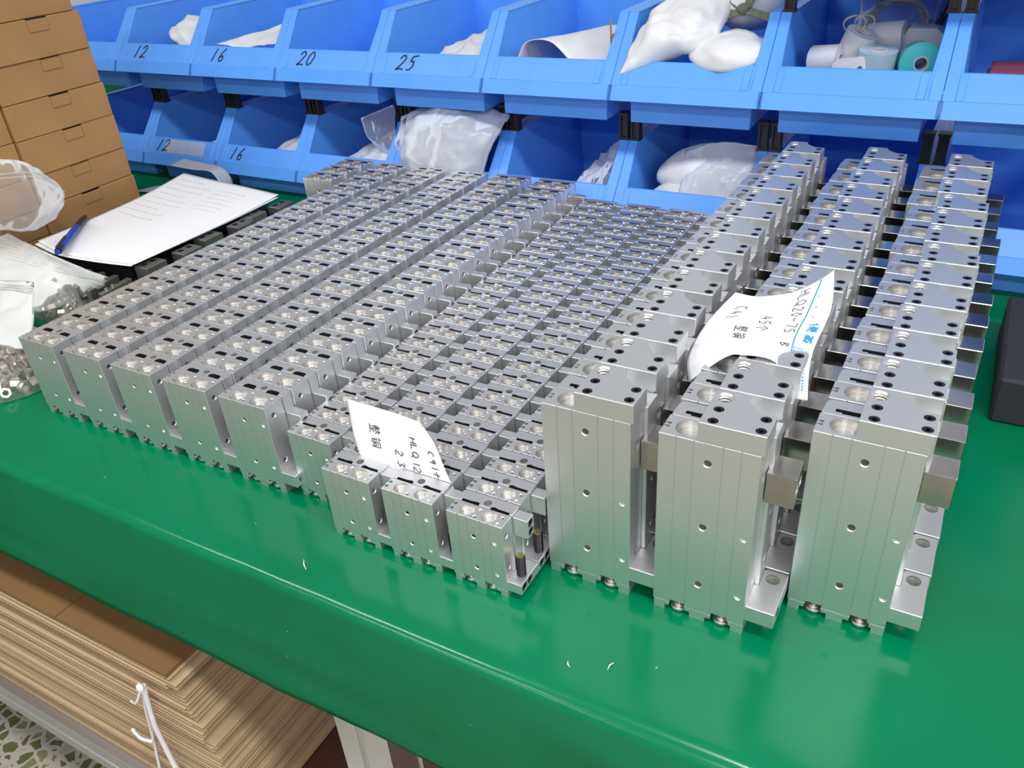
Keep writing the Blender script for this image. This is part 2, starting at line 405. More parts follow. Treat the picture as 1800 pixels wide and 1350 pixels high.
def socket(rad, h, hexr, depth, axis='z'):
    me = MB().cyl((0, 0, 0), 'z', rad, h, 20).mesh('socket_screw', [BLKSCREW], smooth=40, bevel=.0003)
    me = cut(me, MB().cyl((0, 0, h - depth), 'z', hexr, depth + .002, 6))
    if axis == 'x': me.transform(Matrix.Rotation(math.pi / 2, 4, 'Y'))
    return me
SOCK_Z = socket(.0031, .0080, .0016, .003)
C_bar = MB().box(cW + .0005, .0812, .0168, .0375, .1035, .1268).mesh('stop_bar', [STEEL, POL, DARK], bevel=.0004)
C_bar = cut(C_bar, MB().cyl((.0812 - .006, .0225, .1150), 'x', .0040, .01, 16, 1).cyl((.0812 - .006, .0320, .1150), 'x', .0040, .01, 16, 1))
C_base = MB().prism([(cW, 0), (.0820, 0), (.0820, .0393), (cW + .0050, .0393), (cW + .0032, .0375), (cW + .0032, .0220), (cW, .0220)], 'z', .0152, .0280).mesh('foot_plate', [ALU, POL, DARK], bevel=.0004)
_c = MB().cyl((.0732, .0310, .01), 'z', .0048, .03, 24, 1)
C_base = cut(C_base, _c)
_c = MB()
for k in range(5): _c.cyl((.0732, .0310, .0162 + k * .0022), 'z', .0048, .0011, 24, 1, r2=.0053)
_c.cyl((.0820 - .004, .010, .0216), 'x', .0034, .01, 16, 2)
C_base = cut(C_base, _c, 25)
C_rod = rod_mesh(.0056)

def tall_block(x, y, rows, label, rz=0.0):
    r = empty('tall_slide_cylinder', (x, y, 0), rz); tag(r, label, 'slide cylinder', 'tall slide cylinders')
    obj('slide_table', C_front, r); obj('end_plate', C_feet, r); obj('guide_body', C_rear, r)
    p = obj('cap_plate', C_plate, r)
    for sx, sy in SCR: obj('socket_screw', SOCK_Z, p, (sx, sy, .1560))
    obj('stop_bar', C_bar, r); obj('foot_plate', C_base, r)
    if rows == 0:
        for fx in (.0170, .0470): obj('piston_rod', C_rod, r, (fx, .0066, 0))
    return r
hole = (.0311, .0312)
C1 = [(.0311, .0311), (.0308, .0717), (.0305, .1120), (.0302, .1527), (.0298, .1940), (.0294, .2352), (.0304, .2752), (.0318, .3163), (.0308, .3580), (.0322, .3989), (.0319, .4404), (.0321, .4807), (.0316, .5219), (.0322, .5640)]
C2 = [(.1124, .0303), (.1124, .0711), (.1130, .1113), (.1138, .1517), (.1152, .1921), (.1165, .2325), (.1178, .2736), (.1160, .3146), (.1165, .3560), (.1172, .3983), (.1140, .4400), (.1138, .4820), (.1155, .5235), (.1158, .5645)]
C3 = [(.1955, .0682), (.1966, .1087), (.1976, .1493), (.1966, .1902), (.1988, .2310), (.1997, .2716), (.2004, .3120), (.1982, .3537), (.1990, .3950), (.1996, .4364), (.1960, .4786), (.1961, .5208), (.1972, .5629)]
for nm, lst in (('left', C1), ('middle', C2), ('right', C3)):
    for i, (hx, hy) in enumerate(lst):
        tall_block(hx - hole[0], hy - hole[1], i, 'tall silver slide cylinder with bolted cap, %s from the front in the %s row' % (ORD[i], nm), random.uniform(-.004, .004) if i else 0)

# ---- medium type
aW, aH = .0528, .0884
A_front = make_front(aW, .0205, .0075, aH, (.0088, .0184, .0321, .0428),
    [(.0253, .0709, .0021), (.0250, .0273, .0021)], [(.0467, .0708, .0020), (.0457, .0268, .0020)],
    [(.0080, .0777, .0025), (.0080, .0317, .0025)], [(.0160, .0084), (.0386, .0084)], .0076, .0036,
    [(.0262, .0144), (.0258, .0042), (.0484, .0141), (.0478, .0043)], .0015, [(.0026, .0071, .0012), (.0026, .0124, .0012)])
_fm = feet(aW, .0205, .0075, .0042).mesh('end_plate', [ALU, POL, DARK], bevel=.0002)
A_feet = cut(_fm, MB().box(.0098, .0192, -.002, .014, .0026, .03, 0).box(.0345, .0445, -.002, .014, .0026, .03, 0))
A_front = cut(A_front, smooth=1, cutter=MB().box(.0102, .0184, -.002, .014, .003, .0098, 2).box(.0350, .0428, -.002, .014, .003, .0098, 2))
A_rear = MB().prism([(.0, .0213), (aW, .0213), (aW, .0312), (aW - .0012, .0324), (.0025, .0324), (.0006, .0305)], 'z', .011, aH - .0002).mesh('guide_body', [ALU, POL, DARK], bevel=.0003)
_s1 = [(.0086, .0204), (.0216, .0204), (.0216, .0238), (.0196, .0258), (.0105, .0258), (.0086, .0240)]
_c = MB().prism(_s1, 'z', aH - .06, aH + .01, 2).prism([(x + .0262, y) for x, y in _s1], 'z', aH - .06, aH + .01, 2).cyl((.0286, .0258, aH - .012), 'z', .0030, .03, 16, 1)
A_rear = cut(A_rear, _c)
A_boss = MB().box(aW, .0684, .0214, .0312, .0480, .0725).mesh('stop_bracket', [ALU, POL, DARK], bevel=.0004)
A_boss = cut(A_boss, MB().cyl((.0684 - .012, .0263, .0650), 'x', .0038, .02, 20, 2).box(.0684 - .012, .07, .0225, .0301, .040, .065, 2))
A_base = MB().box(aW, .0684, 0, .0324, .0115, .0238).mesh('foot_plate', [ALU, POL, DARK], bevel=.0004)
A_base = cut(A_base, MB().cyl((.0684 - .010, .0075, .0176), 'x', .0036, .02, 18, 2).cyl((.0684 - .010, .0240, .0176), 'x', .0036, .02, 18, 2))
A_rod = rod_mesh(.0048)
def medium_block(x, y, rods, label, rz):
    r = empty('medium_slide_cylinder', (x, y, 0), rz); tag(r, label, 'slide cylinder', 'medium slide cylinders')
    obj('slide_table', A_front, r); obj('end_plate', A_feet, r); obj('guide_body', A_rear, r); obj('stop_bracket', A_boss, r); obj('foot_plate', A_base, r)
    if rods:
        for fx in (.0143, .0390): obj('piston_rod', A_rod, r, (fx, .0066, 0))
acols = [((-.5756, -.0178), (-.5668, .5359)), ((-.5070, -.0175), (-.5012, .5387)), ((-.4384, -.0172), (-.4341, .5383)), ((-.3698, -.0169), (-.3665, .5417)), ((-.3012, -.0166), (-.2989, .5418))]
for c, (a, b) in enumerate(acols):
    for i in range(18):
        t = i / 17
        medium_block(a[0] + (b[0] - a[0]) * t + random.uniform(-.0006, .0006) * (i > 0), a[1] + (b[1] - a[1]) * t, i == 0,
                     'medium silver slide cylinder, %s from the front in the %s long column from left' % (ORD[i], ORD[c]), .0048)
for i in range(3):
    medium_block(-.6358 + .0015 * i, .4720 + .0325 * i, i == 0, 'medium silver slide cylinder, %s from the front in the short rear column of three' % ORD[i], .0048)

# ---- small type
bW, bH = .0455, .0671
B_front = make_front(bW, .0138, .0065, bH, (.0093, .0169, .0278, .0345),
    [(.0214, .0505, .0020), (.0212, .0205, .0020)], [(.0386, .0503, .0018), (.0383, .0203, .0018)],
    [(.0052, .0558, .0021), (.0050, .0262, .0021)], [(.0138, .0066), (.0322, .0066)], .0058, .0032,
    [(.0226, .0101), (.0222, .0028), (.0410, .0096), (.0408, .0026)], .0013, [(.0026, .0042, .0013), (.0026, .0094, .0013)])
_fm = feet(bW, .0138, .0065, .0036).mesh('end_plate', [ALU, POL, DARK], bevel=.0002)
B_feet = cut(_fm, MB().box(.0085, .0165, -.002, .010, .0022, .03, 0).box(.0265, .0360, -.002, .010, .0022, .03, 0))
B_front = cut(B_front, smooth=1, cutter=MB().box(.0088, .0160, -.002, .010, .003, .0085, 2).box(.0270, .0345, -.002, .010, .003, .0085, 2))
B_rear = MB().prism([(.0, .0146), (bW, .0146), (bW, .0262), (.0020, .0262), (.0, .0245)], 'z', .009, bH - .0002).mesh('guide_body', [ALU, POL, DARK], bevel=.0003)
_s1 = [(.0042, .0138), (.0186, .0138), (.0186, .0162), (.0168, .0172), (.0120, .0164), (.0042, .0164)]
_s2 = [(.0280, .0138), (.0432, .0138), (.0432, .0164), (.0340, .0164), (.0300, .0172), (.0280, .0162)]
_c = MB().prism(_s1, 'z', bH - .05, bH + .01, 2).prism(_s2, 'z', bH - .05, bH + .01, 2)
B_rear = cut(cut(B_rear, _c), MB().cyl((.0234, .0192, bH - .011), 'z', .0030, .03, 16, 1))
B_brkt = MB().box(bW + .0002, .0572, .0149, .0240, .0490, .0652).mesh('stop_bracket', [ALU, POL, DARK], bevel=.0003)
B_brkt = cut(B_brkt, MB().cyl((.0572 - .003, .0195, .0608), 'x', .0034, .01, 18, 1).cyl((.0572 - .003, .0195, .0534), 'x', .0034, .01, 18, 1))
B_base = MB().box(bW, .0574, 0, .0262, .0082, .0172).mesh('foot_plate', [ALU, POL, DARK], bevel=.0003)
B_base = cut(B_base, MB().cyl((.0574 - .003, .0048, .0126), 'x', .0036, .01, 18, 1).cyl((.0574 - .003, .0130, .0126), 'x', .0036, .01, 18, 1))
SOCK_X = socket(.0031, .0026, .0017, .002, 'x')
B_rod = rod_mesh(.0038)
_m = MB()
for k in range(14): _m.cyl((0, 0, .0172 + k * .00125), 'z', .0031, .00065, 16, 0, r2=.0036); _m.cyl((0, 0, .01785 + k * .00125), 'z', .0036, .0006, 16, 0, r2=.0031)
_m.cyl((0, 0, .0346), 'z', .0029, .0014, 16, 1)
B_stud = _m.mesh('adjusting_stud', [BLKSCREW, BRASS], smooth=50)
def small_block(x, y, rods, ends, label, rz):
    r = empty('small_slide_cylinder', (x, y, 0), rz); tag(r, label, 'slide cylinder', 'small slide cylinders')
    obj('slide_table', B_front, r); obj('end_plate', B_feet, r); obj('guide_body', B_rear, r)
    b = obj('stop_bracket', B_brkt, r); f = obj('foot_plate', B_base, r)
    obj('adjusting_stud', B_stud, r, (.0520, .0108, 0))
    if ends:
        for zz in (.0608, .0534): obj('socket_screw', SOCK_X, b, (.0572 - .003, .0195, zz))
        for yy in (.0048, .0130): obj('socket_screw', SOCK_X, f, (.0574 - .003, yy, .0126))
    if rods:
        for fx in (.0124, .0312): obj('piston_rod', B_rod, r, (fx, .0052, 0))
bcols = [((-.2347, -.0109), (-.2317, .5498), 22), ((-.1754, -.0378), (-.1737, .5505), 23), ((-.1177, -.0384), (-.1162, .5507), 23), ((-.0600, -.0390), (-.0587, .5509), 23)]
for c, (a, b, n) in enumerate(bcols):
    for i in range(n):
        t = i / (n - 1)
        small_block(a[0] + (b[0] - a[0]) * t + random.uniform(-.0005, .0005) * (i > 0), a[1] + (b[1] - a[1]) * t, i == 0, c == 3 and i < 8,
                    'small silver slide cylinder, %s from the front in the %s narrow column from left' % (ORD[i], ORD[c]), -.004)

# ================================================================== BLUE PARTS BINS
BP, BX0, BY, DZ = .18604, -1.1327, .580, .161
def slope(z): return .008 + (z - .051) * (.062 / .075)       # front slope of a bin: y offset at height z
def bin_meshes():
    P = BP - .0003; t = .003
    tub = MB()
    def wall(side):                                           # tapered side wall as a thick prism
        prof = [(.036, 0), (.036, .034), (.010, .036), (slope(.051), .051), (slope(.126), .126), (.285, .126), (.285, 0)]
        top_i, bot_i = .0085, .017
        vs = []
        for off in (0, t):
            for y, z in prof:
                xi = bot_i + (top_i - bot_i) * z / .126 + off
                vs.append((xi if side == 0 else P - xi, y, z))
        n = len(prof); fs = [tuple(range(n)), tuple(range(2 * n - 1, n - 1, -1))] + [(i, (i + 1) % n, n + (i + 1) % n, n + i) for i in range(n)]
        tub.add(vs, fs)
    wall(0); wall(1)
    tub.box(.017, P - .017, .036, .285, 0, t)                 # floor
    tub.prism([(.010, 0), (P - .010, 0), (P - .010, .126), (.010, .126)], 'y', .282, .285)
    tub.prism([(.0165, 0), (P - .0165, 0), (P - .0160, .036), (.0160, .036)], 'y', .0345, .0375)   # base front
    # rims: top flanges along both sides and the sloping front flanges
    for a, b in ((.0001, .0125), (P - .0125, P - .0001)):
        tub.box(a, b, slope(.126) - .001, .285, .1235, .1262)
        tub.prism([(slope(.051) , .051), (slope(.126), .1262), (slope(.126) + .004, .1235), (slope(.051) + .004, .0500)], 'x', a, b)
    tub.box(.010, P - .010, .278, .289, .1235, .1262)
    lip = MB()
    lip.prism([(0, .034), (.008, .0515), (.0375, .0515), (.0375, .048), (.0105, .048), (.004, .0345)], 'x', .0001, P - .0001)
    lip.prism([(0, .034), (.004, .034), (.012, .0515), (.008, .0515)], 'x', .0001, .0030); lip.prism([(0, .034), (.004, .034), (.012, .0515), (.008, .0515)], 'x', P - .0030, P - .0001)
    zt = .0755
    front = MB()
    front.prism([(slope(.051) + .0012, .051), (slope(zt) + .0012, zt), (slope(zt) + .0042, zt), (slope(.051) + .0042, .051)], 'x', .0090, P - .0090)
    ribs = []
    for a, b in ((.0125, .0205), (P - .0245, P - .0165)):
        ribs.append(MB().prism([(slope(.0518) - .0004, .0518), (slope(zt) - .0004, zt - .001), (slope(zt) + .0016, zt), (slope(.0518) + .0016, .051)], 'x', a, b).mesh('label_rib', BLUE, bevel=.0005))
    return (tub.mesh('tub', BLUE, bevel=.0006), lip.mesh('front_lip', BLUE, bevel=.0005), front.mesh('label_panel', BLUE, bevel=.0006), *ribs)
BINM = bin_meshes()
LABELFILM = film('pale_label_film', (0.62, 0.70, 0.82), 0.55, 0.3)
_p = MB().box(-.0058, .0058, 0, .013, 0, .036).box(-.0068, .0068, -.0008, .0138, 0, .003).box(-.0068, .0068, -.0008, .0138, .033, .036)
POST = cut(_p.mesh('stacking_post', BLACKP), MB().box(-.0035, .0035, -.002, .003, .004, .032))
STROKES = {
 '1': [[(.62, 1), (.38, 0)]],
 '2': [[(.15, .75), (.3, .95), (.6, 1), (.78, .8), (.6, .5), (.3, .2), (.08, .02)], [(.08, .02), (.45, .1), (.9, .06)]],
 '6': [[(.75, 1), (.4, .7), (.18, .3), (.3, .03), (.62, .05), (.75, .28), (.55, .45), (.22, .32)]],
 '0': [[(.5, 1), (.2, .75), (.12, .3), (.35, .02), (.7, .2), (.85, .7), (.62, .98), (.5, 1)]],
 '5': [[(.95, 1), (.4, .93), (.28, .6)], [(.28, .6), (.65, .62), (.72, .3), (.5, .06), (.15, .03)]],
}
def number_mesh(txt, x, h, wd):
    mb = MB(); nrm = Vector((0, -.075, .062)).normalized(); cx = x
    for ch in txt:
        for st in STROKES[ch]:
            P = []
            for i in range(len(st) - 1):
                for k in range(4): P.append((st[i][0] + (st[i + 1][0] - st[i][0]) * k / 4, st[i][1] + (st[i + 1][1] - st[i][1]) * k / 4))
            P.append(st[-1]); pts = []
            for u, v in P:
                z = .0555 + v * h; xx = cx + u * h * .9 + v * h * .25
                pts.append(Vector((xx, slope(z) + .0012, z)) + nrm * .0004)
            mb.ribbon(pts, [nrm] * len(pts), wd)
        cx += h * 1.0
    return mb.mesh('handwritten_number', INK, recalc=False)
upper_desc = ['behind the cardboard boxes', 'marked 12 with a white film bundle', 'marked 16 holding a white sheet', 'marked 20 and empty', 'marked 25 holding a clear bag',
              'holding a curled plastic sheet', 'full of knotted white bags', 'full of tape rolls', 'holding maroon pieces']
lower_desc = ['mostly hidden behind the cardboard boxes', 'marked 12 with a worn label strip', 'marked 16 right behind the document sheets', 'holding crumpled clear bags', 'with a milky bag standing out of it', 'dark inside with a crinkled clear bag',
              'holding white rolls with an orange band', 'behind the middle row of tall cylinders', 'behind the black rubber block']
def make_bin(k, row, number, posts, label):
    r = empty('parts_bin', (BX0 + k * BP, BY, DZ * row)); tag(r, label, 'storage bin', 'blue stacking bins')
    for me in BINM: obj(me.name.split('.')[0], me, r)
    if number: obj('handwritten_number', number_mesh(number, .038 if row else .026, .0172, .0023), r)
    if row == 0 and k == 0:
        for a, b in ((.050, .079), (.080, .109), (.110, .150)):
            obj('label_strip', MB().prism([(slope(.0545) + .0008, .0545), (slope(.0735) + .0008, .0735), (slope(.0735) + .0014, .0735), (slope(.0545) + .0014, .0545)], 'x', a, b).mesh('label_strip', LABELFILM), r)
    for s in posts: obj('stacking_post', POST, r, (.0075 if s == 0 else BP - .0089, slope(.126) + .002, .1255))
    return r
for k in range(-1, 8):
    make_bin(k, 1, {0: '12', 1: '16', 2: '20', 3: '25'}.get(k), (0, 1) if k in (6, 7) else (), 'blue plastic bin in the upper row ' + upper_desc[k + 1])
    make_bin(k, 0, {0: '12', 1: '16'}.get(k), (0, 1), 'blue plastic bin in the lower row ' + lower_desc[k + 1])
for k in (6, 7): make_bin(k, 2, None, (), 'blue plastic bin stacked in the top row above the ' + ('tape rolls' if k == 6 else 'maroon pieces'))

# ------------------------------------------------------------------ soft things: sheets, pouches, bundles
def catmull(p, t):
    n = len(p) - 1; s = t * n; i = min(int(s), n - 1); f = s - i
    a, b, c, d = p[max(i - 1, 0)], p[i], p[i + 1], p[min(i + 2, n)]
    return 0.5 * ((2 * b) + (c - a) * f + (2 * a - 5 * b + 4 * c - d) * f * f + (3 * b - a - 3 * c + d) * f ** 3)
class Surf:
    def __init__(s, rows): s.rows = [[Vector(p) for p in r] for r in rows]
    def __call__(s, u, v):
        return catmull([catmull(r, u) for r in s.rows], v)
    def normal(s, u, v):
        e = .01; a = s(min(u + e, 1), v) - s(max(u - e, 0), v); b = s(u, min(v + e, 1)) - s(u, max(v - e, 0))
        return a.cross(b).normalized()
def sheet_mesh(name, S, nu, nv, m, amp=0.0, sc=30, thick=.0002, seed=0, fold=0.0):
    pts = []
    for j in range(nv + 1):
        row = []
        for i in range(nu + 1):
            u, v = i / nu, j / nv; p = S(u, v)
            if amp:
                n = S.normal(u, v); q = p * sc
                p = p + n * amp * (mnoise.noise((q.x + seed, q.y, q.z)) + .5 * abs(mnoise.noise((q.x * 2.3, q.y * 2.3 + seed, q.z * 2.3))) * 2 - .5)
            row.append(p)
        pts.append(row)
    mb = MB().grid(pts); me = mb.mesh(name, m, smooth=50 if not fold else 30, recalc=False)
    return me
def sheet(name, S, nu, nv, m, amp=0, sc=30, thick=.0002, seed=0, parent=None):
    o = obj(name, sheet_mesh(name, S, nu, nv, m, amp, sc, thick, seed), parent)
    if thick:
        md = o.modifiers.new('thickness', 'SOLIDIFY'); md.thickness = thick
    return o
def pouch_mesh(name, S, nu, nv, m, bulge, amp, sc, seed=0, shape=None):
    """two film sheets joined round the rim, filled out by bulge (a function of u,v or a number)"""
    front, back = [], []
    for j in range(nv + 1):
        fr, bk = [], []
        for i in range(nu + 1):
            u, v = i / nu, j / nv; p = S(u, v); n = S.normal(u, v)
            w = (math.sin(math.pi * u) * math.sin(math.pi * v)) ** .5 if 0 < i < nu and 0 < j < nv else 0
            b = (shape(u, v) if shape else bulge) * w
            q = p * sc; d = amp * (mnoise.noise((q.x + seed, q.y, q.z)) + abs(mnoise.noise((q.x * 2.1, q.y * 2.1 + seed, q.z * 2.1))))
            q2 = q * 1.3; d2 = amp * (mnoise.noise((q2.x - seed, q2.y, q2.z)) + abs(mnoise.noise((q2.x * 2.1, q2.y * 2.1 - seed, q2.z * 2.1))))
            fr.append(p + n * (b + d)); bk.append(p + n * (-b + (d if w == 0 else d2 * .8)))
        front.append(fr); back.append(bk)
    mb = MB().grid(front); mb.grid([r[::-1] for r in back])
    me = mb.mesh(name, m, smooth=55, recalc=False)
    bm = bmesh.new(); bm.from_mesh(me); bmesh.ops.remove_doubles(bm, verts=bm.verts, dist=1e-5); bm.to_mesh(me); bm.free()
    return me
def blob(name, c, r, m, amp=.15, sc=2.2, seed=0, nu=28, nv=18, rot=None, wr=0):
    """lumpy rounded bundle with wrinkles"""
    pts = []; c = Vector(c)
    for i in range(nu):
        row = []
        for j in range(nv + 1):
            a = 2 * math.pi * i / nu; b = math.pi * j / nv
            d = Vector((math.sin(b) * math.cos(a), math.sin(b) * math.sin(a), math.cos(b)))
            k = 1 + amp * mnoise.noise((d.x * sc + seed, d.y * sc, d.z * sc)) + wr * mnoise.noise((d.x * 7 + seed, d.y * 7, d.z * 2))
            p = Vector((d.x * r[0], d.y * r[1], d.z * r[2])) * k
            if rot: p = rot @ p
            row.append(p + c)
        pts.append(row)
    me = MB().grid(pts, closed_u=True).mesh(name, m, smooth=70)
    return me

# ---- contents of the upper bins (floor of a bin is at DZ+.003 / .003)
u0 = DZ + .003
def binx(k, f): return BX0 + k * BP + f * BP
o = obj('film_bundle', blob('film_bundle', (binx(0, .62), BY + .115, u0 + .062), (.062, .060, .026), WHITECLOTH, .25, 2.0, 3, wr=.09, rot=Matrix.Rotation(.5, 3, 'Y') @ Matrix.Rotation(.4, 3, 'Z')))
tag(o, 'crumpled bundle of white plastic film in the upper bin marked 12', 'plastic film')
S = Surf([[(binx(1, .22), BY + .035, u0 + .075), (binx(1, .6), BY + .04, u0 + .072), (binx(1, .92), BY + .045, u0 + .078)],
          [(binx(1, .45), BY + .10, u0 + .085), (binx(1, .70), BY + .10, u0 + .088), (binx(1, .93), BY + .10, u0 + .098)],
          [(binx(1, .70), BY + .16, u0 + .098), (binx(1, .80), BY + .16, u0 + .106), (binx(1, .93), BY + .16, u0 + .116)]])
tag(sheet('plastic_sheet', S, 16, 16, WHITECLOTH, .003, 30, .0006, 4), 'white folded plastic sheet leaning in the upper bin marked 16', 'plastic sheet')
S = Surf([[(binx(3, .40), BY + .035, u0 + .055), (binx(3, .65), BY + .035, u0 + .064), (binx(3, .91), BY + .035, u0 + .070)],
          [(binx(3, .45), BY + .11, u0 + .062), (binx(3, .70), BY + .11, u0 + .076), (binx(3, .92), BY + .11, u0 + .090)],
          [(binx(3, .55), BY + .2, u0 + .062), (binx(3, .75), BY + .2, u0 + .085), (binx(3, .92), BY + .2, u0 + .100)]])
tag(obj('clear_bag', pouch_mesh('clear_bag', S, 24, 24, MILKY, .008, .006, 45, 2)), 'shiny clear plastic bag lying in the upper bin marked 25', 'plastic bag')
S = Surf([[(binx(4, .14), BY + .05, u0 + .045), (binx(4, .24), BY + .05, u0 + .085), (binx(4, .45), BY + .05, u0 + .088), (binx(4, .62), BY + .05, u0 + .060)],
          [(binx(4, .22), BY + .12, u0 + .045), (binx(4, .38), BY + .12, u0 + .083), (binx(4, .62), BY + .12, u0 + .083), (binx(4, .92), BY + .12, u0 + .060)],
          [(binx(4, .30), BY + .2, u0 + .045), (binx(4, .5), BY + .2, u0 + .082), (binx(4, .75), BY + .2, u0 + .080), (binx(4, .93), BY + .2, u0 + .065)]])
tag(sheet('plastic_sheet', S, 24, 12, WHITECLOTH, .0006, 20, .0008, 8), 'pale plastic sheet curled over in the upper bin beside 25', 'plastic sheet')
o = obj('card_strip', MB().prism([(.0, .0), (.0012, .0), (.0012, .07), (.0, .075)], 'x', 0, .002).box(0, .0015, 0, .075, 0, .055).mesh('card_strip', CARD), None, (binx(4, .900), BY + .055, u0 + .045)); o.rotation_euler = (0.15, .08, -.25)
tag(o, 'brown card strip upright beside the curled plastic sheet', 'card strip')

# knotted white bags in upper bin 5
S = Surf([[(binx(5, .03), BY + .016, u0 + .058), (binx(5, .30), BY + .028, u0 + .078), (binx(5, .60), BY + .050, u0 + .080)],
          [(binx(5, .15), BY + .07, u0 + .095), (binx(5, .36), BY + .075, u0 + .110), (binx(5, .64), BY + .09, u0 + .115)],
          [(binx(5, .26), BY + .15, u0 + .145), (binx(5, .45), BY + .16, u0 + .160), (binx(5, .66), BY + .17, u0 + .155)]])
tag(obj('white_bag', pouch_mesh('white_bag', S, 30, 30, WHITECLOTH, .024, .010, 26, 5)), 'glossy white plastic bag leaning at left in the upper bin of knotted bags', 'plastic bag')
kb = empty('knotted_white_bag', (binx(5, .70), BY + .08, u0 + .07)); tag(kb, 'white bag tied with an olive green cloth strip in the upper bin', 'plastic bag')
obj('bag_lobe', blob('bag_lobe', (.002, -.012, .006), (.050, .050, .026), WHITECLOTH, .12, 2.0, 1, wr=.05), kb)
obj('bag_lobe', blob('bag_lobe', (.000, .075, .068), (.050, .058, .050), WHITECLOTH, .15, 1.6, 6, wr=.05), kb)
tie = MB(); K = Vector((.004, .018, .052))
def strip(mb, pts, wd, t=.0012):
    P = [Vector(p) for p in pts]; mb_pts = [catmull(P, i / 12) for i in range(13)]
    nr = [Vector((0, -.8, .6))] * 13
    for sgn in (1,): mb.ribbon(mb_pts, nr, wd)
for pts, wd in (([K, K + Vector((.012, -.002, .022)), K + Vector((.022, -.004, .048))], .013), ([K, K + Vector((-.015, 0, .012)), K + Vector((-.030, .002, .026)), K + Vector((-.036, -.002, .006))], .010),
                ([K, K + Vector((-.02, -.006, -.006)), K + Vector((-.045, -.012, -.012))], .011), ([K, K + Vector((.02, -.006, -.004)), K + Vector((.042, -.010, -.010))], .009)):
    strip(tie, pts, wd)
tm = obj('cloth_tie', tie.mesh('cloth_tie', GREENTIE, recalc=False), kb); md = tm.modifiers.new('t', 'SOLIDIFY'); md.thickness = .0014
obj('knot', blob('knot', K, (.008, .007, .007), GREENTIE, .3, 3, 2, 14, 10), tm)

# tape rolls and cables in upper bin 6
def roll_mesh(name, R0, r0, h, m, core):
    mb = MB(); n = 36
    prof = [(r0, 0), (R0, 0), (R0, h), (r0, h)]
    pts = [[(p * math.cos(2 * math.pi * i / n), p * math.sin(2 * math.pi * i / n), z) for p, z in prof + [prof[0]]] for i in range(n)]
    mb.grid(pts, closed_u=True)
    cp = [[(p * math.cos(2 * math.pi * i / n), p * math.sin(2 * math.pi * i / n), z) for p, z in [(r0 * .8, -.0004), (r0, -.0004), (r0, h + .0004), (r0 * .8, h + .0004), (r0 * .8, -.0004)]] for i in range(n)]
    return mb.mesh(name, m, smooth=40), MB().grid(cp, closed_u=True).mesh('core', core, smooth=40)
def tape(loc, rot, R0, r0, h, m, label, core=WHITETAPE):
    a, b = roll_mesh('tape_roll', R0, r0, h, m, core)
    o = obj('tape_roll', a, None, loc); o.rotation_euler = rot; obj('core', b, o); return tag(o, label, 'tape roll', 'tape rolls in the upper bin')
bz = u0
tape((binx(6, .80), BY + .098, bz + .068), (1.45, 0, .25), .0225, .0080, .026, TEALTAPE, 'teal tape roll facing forward at the right of the upper bin', GREYCABLE)
tape((binx(6, .580), BY + .082, bz + .060), (.12, .05, 0), .0205, .009, .024, film('blue_clear_tape', (.45, .62, .72), .75, .15), 'clear bluish tape roll lying flat among white rolls')
tape((binx(6, .195), BY + .098, bz + .066), (1.45, .2, 1.25), .0170, .007, .034, WHITETAPE, 'white label roll at the left end of the tape bin')
tape((binx(6, .40), BY + .108, bz + .066), (.25, .30, .4), .0185, .013, .034, WHITETAPE, 'hollow white roll with loose rings standing in its top')
tape((binx(6, .475), BY + .142, bz + .082), (1.45, .1, 1.45), .0190, .008, .040, WHITETAPE, 'white roll with a dark mark lying behind the clear tape')
tape((binx(6, .390), BY + .070, bz + .060), (1.35, .3, .9), .0150, .006, .028, WHITETAPE, 'small white roll at the front middle of the tape bin')
o = obj('grey_box', MB().prism([(-.025, -.018), (.025, -.018), (.025, .012), (.012, .022), (-.018, .022), (-.025, .010)], 'y', 0, .035).mesh('grey_box', WHITETAPE, bevel=.001), None, (binx(6, .80), BY + .135, bz + .075)); tag(o, 'pale faceted box behind the teal tape roll', 'box')
for k, (rr, zz, yy) in enumerate(((.012, .104, .112), (.0105, .105, .118))):
    pts = [(binx(6, .40) + .010 * k + rr * math.cos(a), BY + yy + .004 * math.sin(2 * a), bz + zz + rr * .8 * math.sin(a)) for a in [2 * math.pi * i / 20 for i in range(20)]]
    tag(obj('wire_ring', MB().tube(pts, .0013, 6, closed=True).mesh('wire_ring', GREYCABLE, smooth=60)), 'thin grey ring standing in the hollow roll, ' + ('left' if k == 0 else 'right') + ' of two', 'ring')
mb = MB()
for k in range(7):
    rr = .030 - .0014 * k
    mb.tube([(binx(6, .60) + rr * 1.15 * math.cos(a), BY + .175 + .003 * k + .004 * math.sin(3 * a + k), bz + .098 + .003 * (k % 3) + rr * .8 * math.sin(a)) for a in [2 * math.pi * i / 28 for i in range(28)]], .0017, 6, closed=True)
o = tag(obj('cable_coil', mb.mesh('cable_coil', GREYCABLE, smooth=60)), 'coil of grey cable inside the clear bag behind the tape rolls', 'cable')
S = Surf([[(binx(6, .38), BY + .168, bz + .060), (binx(6, .6), BY + .160, bz + .060), (binx(6, .80), BY + .168, bz + .060)],
          [(binx(6, .36), BY + .190, bz + .110), (binx(6, .6), BY + .185, bz + .110), (binx(6, .84), BY + .190, bz + .110)],
          [(binx(6, .34), BY + .205, bz + .160), (binx(6, .6), BY + .205, bz + .156), (binx(6, .88), BY + .205, bz + .160)]])
tag(obj('clear_bag', pouch_mesh('clear_bag', S, 30, 30, THINCLEAR, .014, .006, 40, 9)), 'crinkled clear bag around the grey cable coil', 'plastic bag')
